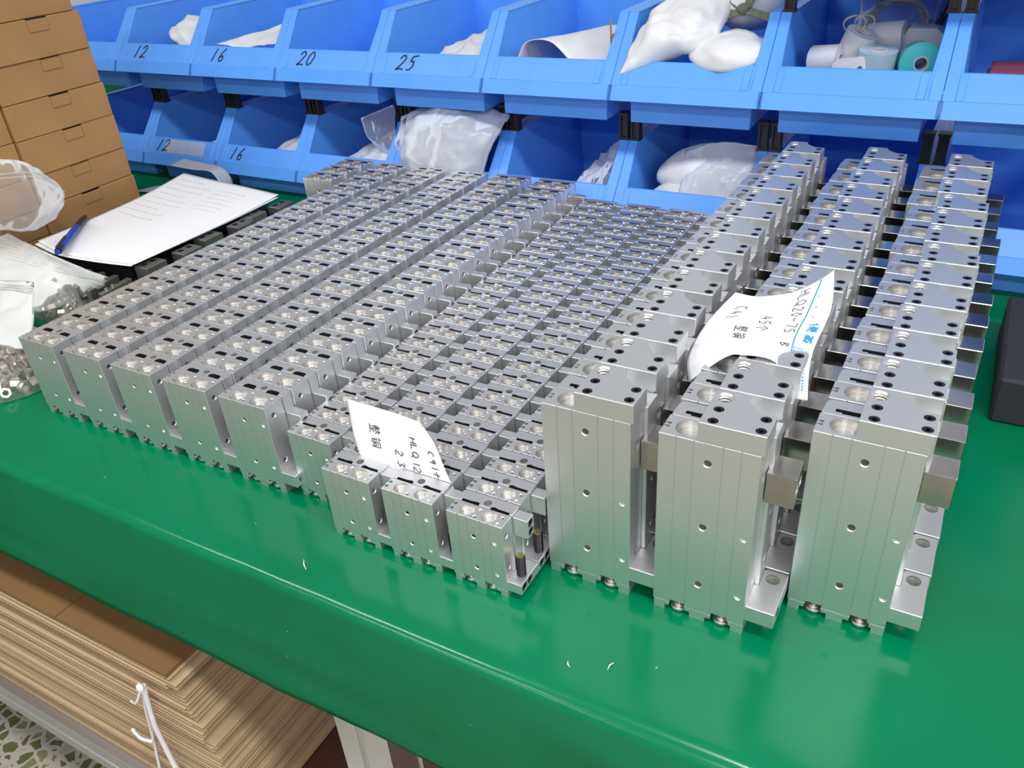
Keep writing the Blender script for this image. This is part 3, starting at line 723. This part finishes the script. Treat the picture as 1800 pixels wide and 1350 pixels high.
tag(obj('black_cable', MB().tube([catmull([Vector(p) for p in ((binx(6, .86), BY + .20, bz + .165), (binx(6, .90), BY + .18, bz + .125), (binx(6, .84), BY + .16, bz + .085), (binx(6, .88), BY + .15, bz + .060), (binx(6, .90), BY + .13, bz + .03))], i / 20) for i in range(21)], .004, 8).mesh('black_cable', BLACKP, smooth=60)), 'black cable hanging down the right side of the tape bin', 'cable')
mb = MB()
for k in range(5):
    tag(obj('maroon_strip', MB().box(-.075, .055, -.03, .03, 0, .007).mesh('maroon_strip', MAROON, bevel=.001), None, (binx(7, .54) + .003 * k, BY + .085, u0 + .028 + .0085 * k)), 'flat maroon strip, %s from the bottom of the pile in the rightmost upper bin' % ORD[k], 'strip', 'maroon strips')

# ---- contents of the lower bins
l0 = .003
S = Surf([[(binx(0, .55), BY + .03, .058), (binx(0, .75), BY + .03, .068), (binx(0, .90), BY + .03, .072)], [(binx(0, .65), BY + .1, .06), (binx(0, .8), BY + .1, .074), (binx(0, .91), BY + .1, .085)], [(binx(0, .75), BY + .18, .06), (binx(0, .85), BY + .18, .08), (binx(0, .91), BY + .18, .09)]])
tag(sheet('plastic_sheet', S, 14, 14, WHITECLOTH, .003, 30, .0006, 14), 'white plastic sheet in the lower bin marked 12', 'plastic sheet')
S = Surf([[(binx(1, .45), BY + .032, .058), (binx(1, .70), BY + .03, .064), (binx(1, .92), BY + .03, .070)], [(binx(1, .55), BY + .11, .064), (binx(1, .75), BY + .11, .080), (binx(1, .92), BY + .11, .095)], [(binx(1, .65), BY + .2, .066), (binx(1, .8), BY + .2, .084), (binx(1, .92), BY + .2, .1)]])
tag(obj('clear_bag', pouch_mesh('clear_bag', S, 20, 20, MILKY, .006, .005, 40, 21)), 'milky plastic bag in the lower bin marked 16', 'plastic bag')
S = Surf([[(binx(2, .30), BY + .032, .056), (binx(2, .60), BY + .03, .060), (binx(2, .90), BY + .03, .064)], [(binx(2, .45), BY + .1, .068), (binx(2, .70), BY + .1, .080), (binx(2, .92), BY + .1, .085)], [(binx(2, .5), BY + .18, .075), (binx(2, .7), BY + .18, .09), (binx(2, .92), BY + .18, .095)]])
tag(obj('clear_bag', pouch_mesh('clear_bag', S, 24, 24, MILKY, .007, .006, 45, 23)), 'flattened milky bag lying in the lower bin left of the tall milky bag', 'plastic bag')
S = Surf([[(binx(2, .82), BY + .060, .065), (binx(2, .95), BY + .055, .068)], [(binx(2, .70), BY + .050, .105), (binx(2, .95), BY + .055, .110)], [(binx(2, .655), BY + .045, .135), (binx(2, .97), BY + .06, .156)]])
tag(obj('clear_bag', pouch_mesh('clear_bag', S, 20, 24, THINCLEAR, .005, .005, 45, 25)), 'stiff clear bag standing up in the lower bin below 20', 'plastic bag')
S = Surf([[(binx(3, .10), BY + .030, .060), (binx(3, .35), BY + .012, .060), (binx(3, .65), BY + .010, .058), (binx(3, .88), BY + .020, .058)],
          [(binx(3, .10), BY + .035, .090), (binx(3, .36), BY + .014, .092), (binx(3, .66), BY + .012, .090), (binx(3, .92), BY + .025, .092)],
          [(binx(3, .12), BY + .060, .132), (binx(3, .4), BY + .036, .136), (binx(3, .7), BY + .034, .132), (binx(3, 1.0), BY + .040, .128)],
          [(binx(3, .16), BY + .085, .150), (binx(3, .45), BY + .080, .152), (binx(3, .75), BY + .080, .150), (binx(3, 1.03), BY + .070, .148)]])
tag(obj('milky_bag', pouch_mesh('milky_bag', S, 34, 30, MILKY, .018, .008, 28, 27)), 'large milky plastic bag bulging out of a lower bin below 25', 'plastic bag')
S = Surf([[(binx(3, .02), BY + .045, .070), (binx(3, .10), BY + .04, .075)], [(binx(3, -.02), BY + .045, .10), (binx(3, .15), BY + .045, .11)], [(binx(3, .03), BY + .060, .137), (binx(3, .22), BY + .065, .150)]])
tag(obj('clear_bag', pouch_mesh('clear_bag', S, 14, 18, THINCLEAR, .004, .005, 45, 31)), 'clear bag corner poking up left of the large milky bag', 'plastic bag')
S = Surf([[(binx(4, .55), BY + .04, .05), (binx(4, .75), BY + .04, .055), (binx(4, .92), BY + .04, .06)], [(binx(4, .62), BY + .1, .07), (binx(4, .8), BY + .09, .08), (binx(4, .93), BY + .09, .10)], [(binx(4, .72), BY + .15, .09), (binx(4, .85), BY + .14, .11), (binx(4, .93), BY + .12, .125)]])
tag(obj('clear_bag', pouch_mesh('clear_bag', S, 24, 24, THINCLEAR, .010, .008, 50, 33)), 'crinkled clear bag in the shadow of a lower bin behind the small cylinders', 'plastic bag')
lr = empty('white_roll_bundle', (binx(5, .34), BY + .095, .05)); tag(lr, 'soft white rolls held by an orange band in a lower bin', 'bundle')
obj('soft_roll', blob('soft_roll', (.030, 0, .040), (.060, .042, .028), WHITECLOTH, .10, 1.6, 4, wr=.03, rot=Matrix.Rotation(-.25, 3, 'Y')), lr)
obj('soft_roll', blob('soft_roll', (.022, -.030, .004), (.056, .036, .026), WHITECLOTH, .10, 1.6, 9, wr=.03, rot=Matrix.Rotation(-.15, 3, 'Y')), lr)
obj('rubber_band', MB().tube([(.058 + .004 * math.cos(a), .040 * math.sin(a), .034 + .032 * math.cos(a)) for a in [2 * math.pi * i / 28 for i in range(28)]], .0013, 6, closed=True).mesh('rubber_band', ORANGE, smooth=60), lr)
S = Surf([[(binx(5, .42), BY + .036, .055), (binx(5, .62), BY + .026, .058), (binx(5, .84), BY + .034, .060)], [(binx(5, .44), BY + .055, .085), (binx(5, .68), BY + .05, .095), (binx(5, .92), BY + .055, .10)], [(binx(5, .40), BY + .085, .115), (binx(5, .7), BY + .08, .13), (binx(5, .97), BY + .085, .128)]])
tag(obj('milky_bag', pouch_mesh('milky_bag', S, 22, 22, MILKY, .006, .005, 35, 37)), 'milky bag film around the white rolls with orange band', 'plastic bag')

# ================================================================== CARDBOARD BOXES
def carton(x1, y0, y1, z0, z1, tab_y, label, lean=0.0):
    r = empty('carton', (x1, (y0 + y1) / 2, z0), lean); tag(r, label, 'cardboard box', 'kraft cartons stacked at the left')
    L, h = (y1 - y0) / 2, z1 - z0 - .0006
    body = MB().box(-.22, 0, -L, L, 0, h).mesh('carton_body', [CARD, DARK], bevel=.0010)
    ty = tab_y - (y0 + y1) / 2
    body = cut(body, MB().box(-.006, .002, ty - .0155, ty + .0155, h - .0012, h + .01, 1).box(-.0008, .002, ty - .0155, ty + .0155, h - .018, h + .01, 0), 30)
    obj('carton_body', body, r)
    obj('tuck_tab', MB().prism([(ty - .0150, h - .0025), (ty + .0150, h - .0025), (ty + .0145, h - .0165), (ty - .0145, h - .0165)], 'x', -.0008, .0007).mesh('tuck_tab', CARD, bevel=.0003), r)
    return r
zs = [0, .0385, .079, .1225, .1730, .2205, .2690, .3195, .3700]
xj = [0, .001, -.001, .0015, .001, -.001, .002, -.003]
yj = [.0, .004, .003, .002, .001, 0, -.002, -.006]
for i in range(8):
    carton(-.948 + xj[i], .262 + yj[i] * .5, .4195 + yj[i], zs[i], zs[i + 1], .338 + .002 * i + (.004 if i % 2 else 0),
           'brown kraft carton with tuck tab, %s from the bottom of the stack beside the bins' % ORD[i], random.uniform(-.01, .01))
    carton(-.952 - xj[i], .100, .2605 + yj[i] * .5, zs[i] + .0, zs[i + 1], .185,
           'brown kraft carton, %s from the bottom of the stack at the left picture edge' % ORD[i], random.uniform(-.008, .008))

# ================================================================== DARK RAIL UNITS AND DOCUMENTS
def rail_mesh():
    mb = MB(); mb.box(-.20, -.004, -.017, .017, 0, .012); mb.box(-.20, -.006, -.008, .008, .012, .030); mb.box(-.19, -.02, -.012, .012, .030, .040)
    mb.cyl((-.05, 0, .040), 'z', .004, .003, 12); mb.cyl((-.10, 0, .040), 'z', .004, .003, 12); mb.cyl((-.15, 0, .040), 'z', .004, .003, 12)
    return mb.mesh('rail', DARKMETAL, bevel=.0008)
RAIL = rail_mesh()
ENDB = cut(MB().box(-.004, .020, -.016, .016, 0, .050).mesh('end_block', [GREYBLOCK, DARK, DARK], bevel=.0006), MB().cyl((.005, -.007, .044), 'z', .004, .02, 14, 1).cyl((.005, .007, .044), 'z', .004, .02, 14, 1))
for i, y in enumerate((.2243, .2757, .3223, .3743, .4090, .4560)):
    r = empty('linear_rail', (-.690 + (.006 if i % 2 else -.004), y, 0)); tag(r, 'dark linear rail with grey end block, %s from the front under the documents' % ORD[i], 'linear rail', 'dark rails under the documents')
    obj('rail', RAIL, r); obj('end_block', ENDB, r)
PLATE = cut(MB().box(-.004, .004, -.024, .024, 0, .040).mesh('standing_plate', [GREYBLOCK, POL, DARK], bevel=.0005), MB().cyl((-.003, -.012, .036), 'z', .0022, .01, 10, 1).cyl((-.003, .008, .034), 'z', .0022, .01, 10, 1))
PLUG = MB().cyl((0, 0, .040), 'z', .0018, .003, 10).mesh('pin', POL, smooth=40)
for i in range(8):
    o = empty('standing_plate', (-.872 + i * .0255, .172, 0), .12); tag(o, 'grey standing plate with two pins, %s from left before the documents' % ORD[i], 'metal plate', 'standing plates before the documents')
    obj('plate', PLATE, o); obj('pin', PLUG, o, (0, -.014, 0)); obj('pin', PLUG, o, (0, -.004, 0))
# documents
S1 = Surf([[(-.884, .198, .058), (-.824, .189, .055), (-.755, .192, .0545), (-.692, .200, .0545)],
           [(-.890, .290, .056), (-.82, .285, .0535), (-.75, .285, .054), (-.690, .290, .0535)],
           [(-.898, .39, .056), (-.83, .39, .0535), (-.76, .39, .054), (-.688, .38, .0535)],
           [(-.904, .480, .061), (-.84, .484, .056), (-.77, .478, .055), (-.685, .464, .056)]])
tag(sheet('document_sheet', S1, 24, 24, PAPER, 0, thick=.0003), 'white lower document sheet on the dark rails, under another sheet', 'paper')
S2 = Surf([[p + Vector((.004 - .002 * j, .004, .0016 + .0012 * (j == 3) + .002 * (i == 0))) for i, p in enumerate(r)] for j, r in enumerate(S1.rows)])
doc = tag(sheet('document_sheet', S2, 24, 24, PAPER, 0, thick=.0003), 'white printed document sheet lying on top of the dark rails', 'paper')
def strokes_on(S, lines, wd, m, name, parent, off=.0004, sub=5):
    mb = MB()
    for ln in lines:
        P = []
        for a, b in zip(ln[:-1], ln[1:]):
            for k in range(sub): P.append((a[0] + (b[0] - a[0]) * k / sub, a[1] + (b[1] - a[1]) * k / sub))
        P.append(ln[-1]); pts = []; ns = []
        for u, v in P:
            u = min(max(u, 0), 1); v = min(max(v, 0), 1); n = S.normal(u, v); n = n if n.dot(S.up) > 0 else -n
            pts.append(S(u, v) + n * off); ns.append(n)
        mb.ribbon(pts, ns, wd)
    return obj(name, mb.mesh(name, m, recalc=False), parent)
S2.up = Vector((0, 0, 1))
ln = []
for r in range(9):
    v = .90 - .055 * r; u = .08 + random.uniform(0, .03)
    while u < (.42 if r % 3 else .30):
        l = random.uniform(.015, .05); ln.append([(u, v), (u + l, v + random.uniform(-.002, .002))]); u += l + .008
for r in range(6):
    u = .52
    while u < .78:
        l = random.uniform(.01, .03); ln.append([(u, .86 - .045 * r), (u + l, .86 - .045 * r)]); u += l + .012
strokes_on(S2, ln, .0011, GREYINK, 'printed_text', doc)
# pen
pd = Vector((-.0888, .1111, 0)).normalized()
pen = empty('ballpoint_pen', (-.803, .178, .0655)); pen.rotation_euler = (0, 0, math.atan2(pd.y, pd.x)); tag(pen, 'blue ballpoint pen with black grip and clip on the documents', 'pen')
def lathe_x(name, prof, m, n=14):
    return MB().grid([[(x, r * math.cos(2 * math.pi * i / n), r * math.sin(2 * math.pi * i / n)) for x, r in prof] for i in range(n)], closed_u=True).mesh(name, m, smooth=40)
obj('barrel', lathe_x('barrel', [(.016, .0), (.016, .0046), (.085, .0050), (.096, .0046), (.096, 0)], PENBLUE), pen)
obj('grip', lathe_x('grip', [(.095, 0), (.095, .0048), (.125, .0046), (.137, .0026), (.142, .0008), (.142, 0)], BLACKP), pen)
obj('push_button', lathe_x('push_button', [(0, 0), (0, .003), (.008, .0032), (.008, 0)], PENBLUE), pen)
obj('end_cap', lathe_x('end_cap', [(.006, 0), (.006, .0046), (.018, .0050), (.018, 0)], BLACKP), pen)
obj('clip', MB().box(.004, .045, -.0012, .0012, .0055, .0070).box(.004, .009, -.0012, .0012, .003, .0060).mesh('clip', BLACKP, bevel=.0003).copy(), pen)

# curled plastic sheet lying behind the documents
S = Surf([[(-1.10, .52, .003), (-1.0, .535, .002), (-.93, .545, .002), (-.905, .548, .020), (-.918, .548, .046), (-.96, .545, .048), (-1.01, .54, .052)],
          [(-1.08, .56, .003), (-.99, .565, .002), (-.925, .57, .002), (-.900, .572, .020), (-.913, .572, .046), (-.955, .57, .052), (-1.0, .565, .058)]])
tag(sheet('curled_film', S, 40, 6, MILKY, 0, thick=.0005), 'milky plastic film curled into a loop on the table by the cartons', 'plastic film')

# ================================================================== NOTE SLIPS ON THE CYLINDERS
SB = Surf([[(-.1560, -.0122, .0600), (-.1280, -.0120, .0600), (-.1000, -.0121, .0600), (-.0700, -.0122, .0600)],
           [(-.1620, -.0095, .0800), (-.1320, -.0090, .0795), (-.1020, -.0090, .0790), (-.0795, -.0092, .0785)],
           [(-.1670, -.0045, .0960), (-.1350, -.0040, .0950), (-.1080, -.0040, .0945), (-.0890, -.0045, .0935)],
           [(-.1712, .0004, .1085), (-.1450, .0004, .1080), (-.1230, .0000, .1076), (-.1030, -.0004, .1062)]])
SB.up = Vector((0, -1, 0))
nb = tag(sheet('note_slip', SB, 20, 20, PAPER, 0, thick=.0002), 'white handwritten note standing between the front small cylinders', 'note')
H_ = [[(0, 0), (0, 1)], [(.6, 0), (.6, 1)], [(0, .5), (.6, .5)]]; L_ = [[(0, 1), (0, 0), (.55, .05)]]; Q_ = [[(.3, 1), (.05, .7), (.1, .2), (.4, .05), (.65, .35), (.6, .8), (.3, 1)], [(.4, .3), (.75, -.1)]]
ONE = [[(.3, 1), (.3, 0)]]; TWO = [[(.05, .8), (.3, 1), (.55, .75), (.05, 0), (.6, .02)]]; DASH = [[(0, .5), (.6, .5)]]; C_ = [[(.55, .9), (.25, 1), (.05, .6), (.1, .15), (.5, .02)]]
FOUR = [[(.35, 1), (.05, .4), (.65, .4)], [(.42, .75), (.42, 0)]]; FIVE = [[(.6, 1), (.15, .98), (.1, .6), (.5, .55), (.5, .1), (.05, .05)]]; SEVEN = [[(.0, 1), (.6, 1), (.25, 0)]]; ZERO = [[(.3, 1), (.05, .5), (.3, 0), (.55, .5), (.3, 1)]]
T_ = [[(0, .55), (.7, .6)], [(.35, 1), (.3, 0)]]; B_ = [[(.1, 0), (.1, 1), (.5, .85), (.12, .55), (.55, .3), (.1, 0)]]; NINE = [[(.55, .7), (.3, 1), (.08, .72), (.3, .5), (.55, .75), (.45, 0)]]; THREE = [[(.1, .95), (.5, .95), (.25, .55), (.55, .3), (.1, .02)]]
GE = [[(.5, 1), (.05, .55)], [(.5, 1), (.95, .5)], [(.5, .7), (.5, 0)]]
ZHENG = [[(.05, .9), (.55, .9)], [(.3, 1.05), (.3, .55)], [(.1, .75), (.5, .75), (.5, .62), (.1, .62), (.1, .75)], [(.3, .6), (.1, .45)], [(.3, .6), (.5, .48)], [(.75, 1.05), (.62, .8)], [(.65, .9), (1, .9)], [(.9, .9), (.6, .5)], [(.7, .75), (1, .5)], [(.1, .38), (.9, .38)], [(.5, .38), (.5, .02)], [(.5, .22), (.8, .22)], [(.25, .25), (.25, .02)], [(0, .02), (1, .02)]]
TONG = [[(.25, 1.05), (.05, .75)], [(.2, .85), (.4, .85)], [(.1, .62), (.4, .62)], [(.25, .62), (.25, .1), (.42, .2)], [(.08, .4), (.4, .4)], [(.52, 0), (.52, .95), (1, .95), (1, .05), (.9, .1)], [(.62, .7), (.9, .7)], [(.64, .5), (.88, .5), (.88, .25), (.64, .25), (.64, .5)]]
def text_on(S, glyphs, org, ax, up, size, wd, m, name, parent, adv=.8, jitter=.04):
    lines = []; cx = 0
    for g, a in glyphs:
        for st in g:
            lines.append([(org[0] + (ax[0] * (cx + p[0]) + up[0] * p[1]) * size[0], org[1] + (ax[1] * (cx + p[0]) + up[1] * p[1]) * size[1]) for p in st])
        cx += a
    return strokes_on(S, lines, wd, m, name, parent)
A1 = .95
text_on(SB, [(H_, .85), (L_, .8), (Q_, 1.1), (ONE, .55), (TWO, .9), (DASH, .8)], (.60, .62), (0, -1), (1, 0), (.075, .125), .0009, PENINK, 'handwriting', nb)
text_on(SB, [(C_, .9), (NINE, .8), (ONE, .6), (T_, .8)], (.80, .50), (0, -1), (1, 0), (.075, .12), .0009, PENINK, 'handwriting', nb)
text_on(SB, [(TWO, 1.1), (THREE, .9)], (.43, .36), (0, -1), (1, 0), (.075, .13), .0009, PENINK, 'handwriting', nb)
text_on(SB, [(ZHENG, 1.35), (TONG, 1)], (.20, .66), (0, -1), (1, 0), (.085, .15), .0008, PENINK, 'handwriting', nb)

SC = Surf([[(.0722, .0850, .1344), (.0960, .0830, .1600), (.1080, .0825, .1652), (.1300, .0815, .1650), (.1434, .0800, .1440), (.1536, .0745, .1460)],
           [(.0660, .1010, .1450), (.0860, .1020, .1640), (.1040, .1030, .1668), (.1220, .1030, .1668), (.1370, .1050, .1650), (.1475, .1080, .1600)],
           [(.0690, .1310, .1575), (.0850, .1330, .1655), (.1020, .1360, .1672), (.1200, .1400, .1685), (.1360, .1450, .1712), (.1490, .1550, .1722)],
           [(.0796, .1640, .1690), (.0930, .1660, .1672), (.1060, .1700, .1685), (.1200, .1760, .1715), (.1340, .1860, .1785), (.1420, .1950, .1840)]])
SC.up = Vector((0, 0, 1))
nc = tag(sheet('note_slip', SC, 30, 30, PAPER, 0, thick=.0002), 'white note slip with blue printing lying over the middle row of tall cylinders', 'note')
strokes_on(SC, [[(.83, .97), (.80, .75), (.775, .5), (.765, .3), (.765, .08)]], .0009, BLUEINK, 'printed_rule', nc)
text_on(SC, [(H_, .85), (L_, .75), (Q_, .95), (TWO, .85), (ZERO, .85), (DASH, 1.0), (SEVEN, .8), (FIVE, .9)], (.66, .92), (0, -1), (1, 0), (.085, .068), .0007, PENINK, 'handwriting', nc)
text_on(SC, [(B_, 1)], (.66, .36), (0, -1), (1, 0), (.075, .07), .0007, PENINK, 'handwriting', nc)
text_on(SC, [(FOUR, .9), (FIVE, .9), (GE, 1)], (.45, .66), (0, -1), (1, 0), (.085, .070), .0007, PENINK, 'handwriting', nc)
text_on(SC, [(ZHENG, 1.3), (TONG, 1)], (.30, .50), (0, -1), (1, 0), (.095, .080), .0007, PENINK, 'handwriting', nc)
text_on(SC, [(C_, .9), (FOUR, .9), (ONE, .5)], (.18, .80), (0, -1), (1, 0), (.10, .075), .0007, PENINK, 'handwriting', nc)
YOU = [[(.25, 1), (.05, .6)], [(.18, .75), (.18, 0)], [(.4, .95), (.95, .95)], [(.68, .95), (.55, .75)], [(.45, .75), (.92, .75), (.92, .5), (.45, .5), (.45, .75)], [(.45, .62), (.92, .62)], [(.35, .42), (1, .42)], [(.7, .42), (.4, .1)], [(.5, .3), (.95, .02)]]
JIANG = [[(.1, .9), (.9, .9)], [(.3, 1.05), (.3, .8)], [(.7, 1.05), (.7, .8)], [(.5, .8), (.15, .5), (.5, .55), (.2, .3)], [(.5, .75), (.95, .4)], [(.05, .3), (.95, .3)], [(.5, .55), (.5, 0)], [(.5, .3), (.15, .02)], [(.5, .3), (.9, .05)]]
text_on(SC, [(YOU, 1.25), (JIANG, 1)], (.845, .56), (0, -1), (1, 0), (.085, .075), .0011, BLUEINK, 'printed_characters', nc)
bars = []; v = .34
random.seed(11)
while v > .08:
    bars.append([(.80, v), (.885, v)]); v -= random.choice([.008, .011, .016])
strokes_on(SC, bars, .00045, BLUEINK, 'barcode', nc)
strokes_on(SC, [[(.91, .34 - .02 * k), (.91, .328 - .02 * k)] for k in range(13)] + [[(.785, .34 - .022 * k), (.785, .328 - .022 * k)] for k in range(12)] + [[(.84, .80 - .09 * k), (.855, .80 - .09 * k)] for k in range(3)], .0011, BLUEINK, 'small_print', nc)

# ================================================================== RUBBER BLOCK AT RIGHT
o = obj('rubber_block', MB().box(0, .26, 0, .175, 0, .045).mesh('rubber_block', FOAM, bevel=.0025), None, (.272, .3300, 0)); tag(o, 'matt black rubber block on the green cover at the right edge', 'rubber block')

# ================================================================== BAGS OF NUTS AT LEFT
random.seed(5)
def ring_nut(ro, ri, h, n=12):
    prof = [(ri, 0), (ro, 0), (ro, h), (ri, h), (ri, 0)]
    return MB().grid([[(p * math.cos(2 * math.pi * i / n), p * math.sin(2 * math.pi * i / n), z - h / 2) for p, z in prof] for i in range(n)], closed_u=True).mesh('ring_nut', NUT, smooth=40)
NUTS = [ring_nut(.0064, .0042, .0060, 16), ring_nut(.0058, .0034, .0085, 6), ring_nut(.0070, .0047, .0042, 16)]
def pile(n, cx, cy, rx, ry, hgt, label, group):
    placed = []
    for _ in range(n * 12):
        if len(placed) >= n: break
        a = random.uniform(0, 2 * math.pi); q = math.sqrt(random.random()); x = cx + rx * q * math.cos(a); y = cy + ry * q * math.sin(a)
        top = hgt * max(.12, (1 - q * q)) ; z = .0075 + random.choice((0, .25, .5, .75, 1, 1, 1)) * max(0, top - .0075)
        if all((x - u) ** 2 + (y - v) ** 2 + (z - t) ** 2 > .0098 ** 2 for u, v, t in placed):
            placed.append((x, y, z))
    for x, y, z in placed:
        o = obj('ring_nut', random.choice(NUTS), None, (x, y, z)); o.rotation_euler = [random.uniform(0, 3) for _ in range(3)]
        tag(o, label, 'nut', group)
pile(150, -.696, .020, .066, .066, .034, 'bright metal ring nut heaped inside the clear bag at the left edge', 'ring nuts in the front bag')
pile(46, -.780, .150, .055, .026, .026, 'bright metal ring nut in the flat clear bag behind', 'ring nuts in the rear bag')
# front bag: film over the heap
def heap_bag(name, cx, cy, rx, ry, h, amp, seed, m):
    pts = []
    for i in range(48):
        row = []
        for j in range(18):
            q = j / 17; a = 2 * math.pi * i / 48
            x = cx + rx * q * math.cos(a); y = cy + ry * q * math.sin(a)
            z = .0012 + h * max(0, 1 - q ** 2.6) * 1.0
            d = amp * (abs(nz(x * 1 + seed, y, z, 42)) * 1.4 + .6 * nz(x + seed, y, z, 95)) * (1 - q ** 6)
            row.append((x, y, max(.0006, z + d)))
        pts.append(row)
    return MB().grid(pts, closed_u=True).mesh(name, m, smooth=50)
PANEL = film('bag_panel_film', (0.70, 0.71, 0.69), 0.08, 0.16)
def zip_lines(S, vs, r, parent, n=26, off=(0, -.003, .003), m=CLEARRIM):
    for v in vs:
        obj('zip_line', MB().tube([S(i / n, v) + Vector(off) for i in range(n + 1)], r, 6).mesh('zip_line', m, smooth=60), parent)
nb1 = empty('nut_bag', (-.700, .030, 0)); tag(nb1, 'clear zip bag full of ring nuts at the front left on the green cover', 'plastic bag')
def bagpart(name, me, root): return obj(name, me, root, -root.location)
bagpart('bag_film', heap_bag('bag_film', -.696, .020, .076, .076, .042, .003, 1, CLEAR), nb1)
S = Surf([[(-.790, .000, .038), (-.715, .000, .046), (-.645, .020, .036)], [(-.800, .062, .044), (-.745, .058, .051), (-.690, .064, .0520)], [(-.820, .088, .066), (-.765, .086, .073), (-.7126, .088, .0792)]])
pn = bagpart('bag_mouth', pouch_mesh('bag_mouth', S, 24, 24, PANEL, .003, .0022, 40, 41), nb1)
zip_lines(S, (.80, .84, .88), .0007, pn)
nb2 = empty('nut_bag', (-.780, .150, 0)); tag(nb2, 'large clear zip bag of nuts with a ridged zip band below the pen', 'plastic bag')
bagpart('bag_film', heap_bag('bag_film', -.780, .150, .062, .034, .030, .003, 4, CLEAR), nb2)
S = Surf([[(-.8367, .057, .026), (-.7937, .084, .024), (-.7573, .108, .022), (-.7433, .1500, .022), (-.7052, .1657, .040)],
          [(-.9293, .1239, .052), (-.8772, .1472, .052), (-.8081, .1538, .048), (-.7391, .1578, .048), (-.6900, .1595, .050)],
          [(-.9400, .2000, .066), (-.9200, .1970, .064), (-.8403, .1819, .062), (-.7406, .1645, .062), (-.6837, .1610, .058)]])
pn = bagpart('bag_neck', pouch_mesh('bag_neck', S, 44, 26, PANEL, .003, .0022, 40, 43), nb2)
zip_lines(S, (.56, .61, .66, .72, .78, .84, .90), .0006, pn, 30)
fb = empty('empty_zip_bag', (-.87, .20, .08)); tag(fb, 'empty clear zip bag standing in front of the cartons', 'plastic bag')
S = Surf([[(-.87, .1128, .1045), (-.868, .1549, .0961), (-.87, .1914, .0824), (-.87, .2291, .0846)],
          [(-.87, .1253, .1335), (-.860, .1677, .1261), (-.862, .2086, .1080), (-.87, .2487, .1005)],
          [(-.87, .1391, .1653), (-.864, .1816, .1591), (-.866, .2242, .1456), (-.87, .2519, .1171)],
          [(-.87, .1500, .1904), (-.870, .1899, .1786), (-.87, .2100, .1720), (-.87, .2300, .1540)]])
pn = bagpart('bag_film', pouch_mesh('bag_film', S, 30, 30, film('flap_film', (.82, .78, .74), .14, .14), .010, .004, 28, 47), fb)
zip_lines(S, (.66, .72), .0008, pn, 22, (.008, 0, .0))

# ================================================================== CARDBOARD STACK UNDER THE TABLE
def corrugated(L, Wd, th):
    """two liners and a fluted middle; flutes run along y so the wave shows on the front edge"""
    mb = MB(); t = .0005; mb.box(-L, 0, 0, Wd, 0, t, 1); mb.box(-L, 0, 0, Wd, th - t, th, 1)
    n = int(L / .0032); pts = []
    for i in range(n + 1):
        z = t if i % 2 else th - t
        pts.append([(-L + i * L / n, .0006, z), (-L + i * L / n, Wd - .0006, z)])
    mb.grid(pts, 0)
    return mb.mesh('cardboard_sheet', [CARD2, CARD2], recalc=False)
th = .0052
SHEETS = [corrugated(1.05, .42, th)]
TENS = ['', '', 'twenty', 'thirty', 'forty']
def ORDX(i): return ORD[i] if i < 20 else (TENS[(i + 1) // 10][:-1] + 'ieth') if (i + 1) % 10 == 0 else TENS[(i + 1) // 10] + '-' + ORD[(i + 1) % 10 - 1]
random.seed(3)
n_sh = 46; zb = -.4535
for i in range(n_sh):
    top = i == n_sh - 1
    f = i / n_sh
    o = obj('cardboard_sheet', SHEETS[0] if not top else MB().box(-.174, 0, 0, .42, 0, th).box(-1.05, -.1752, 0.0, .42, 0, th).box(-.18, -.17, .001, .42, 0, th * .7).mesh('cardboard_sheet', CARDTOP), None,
            (-.345 - .042 * f ** 2 + random.uniform(-.009, .009) * (not top), -.108 + random.uniform(-.0035, .0035), zb + i * (th + .0001)))
    if i % 9 == 4: o.location.x -= .018
    o.rotation_euler = (0, 0, random.uniform(-.006, .006))
    tag(o, 'flat brown top sheet of the cardboard stack below the table' if top else 'corrugated cardboard sheet, %s from the bottom of the tied stack below the table' % ORDX(i), 'cardboard sheet', None if top else 'corrugated sheets in the stack')
tw = empty('twine', (0, 0, 0)); tag(tw, 'white plastic twine tied round the cardboard stack', 'twine')
def twp(name, pts, r): obj(name, MB().tube([catmull([Vector(p) for p in pts], i / 16) for i in range(17)], r, 6).mesh(name, STRING, smooth=60), tw)
yq = -.1165
twp('strand', [(-.4214, yq, -.2373), (-.4250, yq - .003, -.285), (-.4261, yq - .004, -.320), (-.4231, yq - .002, -.4535)], .0030)
twp('strand', [(-.4214, yq, -.2373), (-.4380, yq, -.285), (-.4500, yq, -.335), (-.482, yq, -.4535)], .0018)
twp('loose_end', [(-.4806, yq - .004, -.3413), (-.465, yq - .006, -.345), (-.4493, yq - .003, -.3451)], .0022)
twp('loose_end', [(-.4214, yq - .002, -.2373), (-.4330, yq - .008, -.262), (-.4520, yq - .004, -.275)], .0012)
obj('knot', blob('knot', (-.4214, yq - .003, -.2373), (.005, .004, .005), STRING, .3, 3, 3, 10, 8), tw)

# small plastic shavings on the cover
for i, (px, py, a, l) in enumerate(((-.170, -.081, 2.4, .012), (.075, -.066, 1.3, .007), (.052, -.075, 2.2, .005))):
    o = obj('plastic_shaving', MB().tube([(0, 0, .0006), (l * .5, .001, .0011), (l, .0004, .0007)], [.0002, .0005, .0002], 5).mesh('plastic_shaving', STRING), None, (px, py, 0)); o.rotation_euler = (0, 0, a)
    tag(o, 'thin pale plastic shaving on the green cover, %s from the left' % ORD[i], 'shaving', 'plastic shavings')

# ------------------------------------------------------------------ lift everything to table height
for o in list(bpy.data.objects):
    if o.parent is None and o.type in ('MESH', 'EMPTY'):
        o.location.z += T
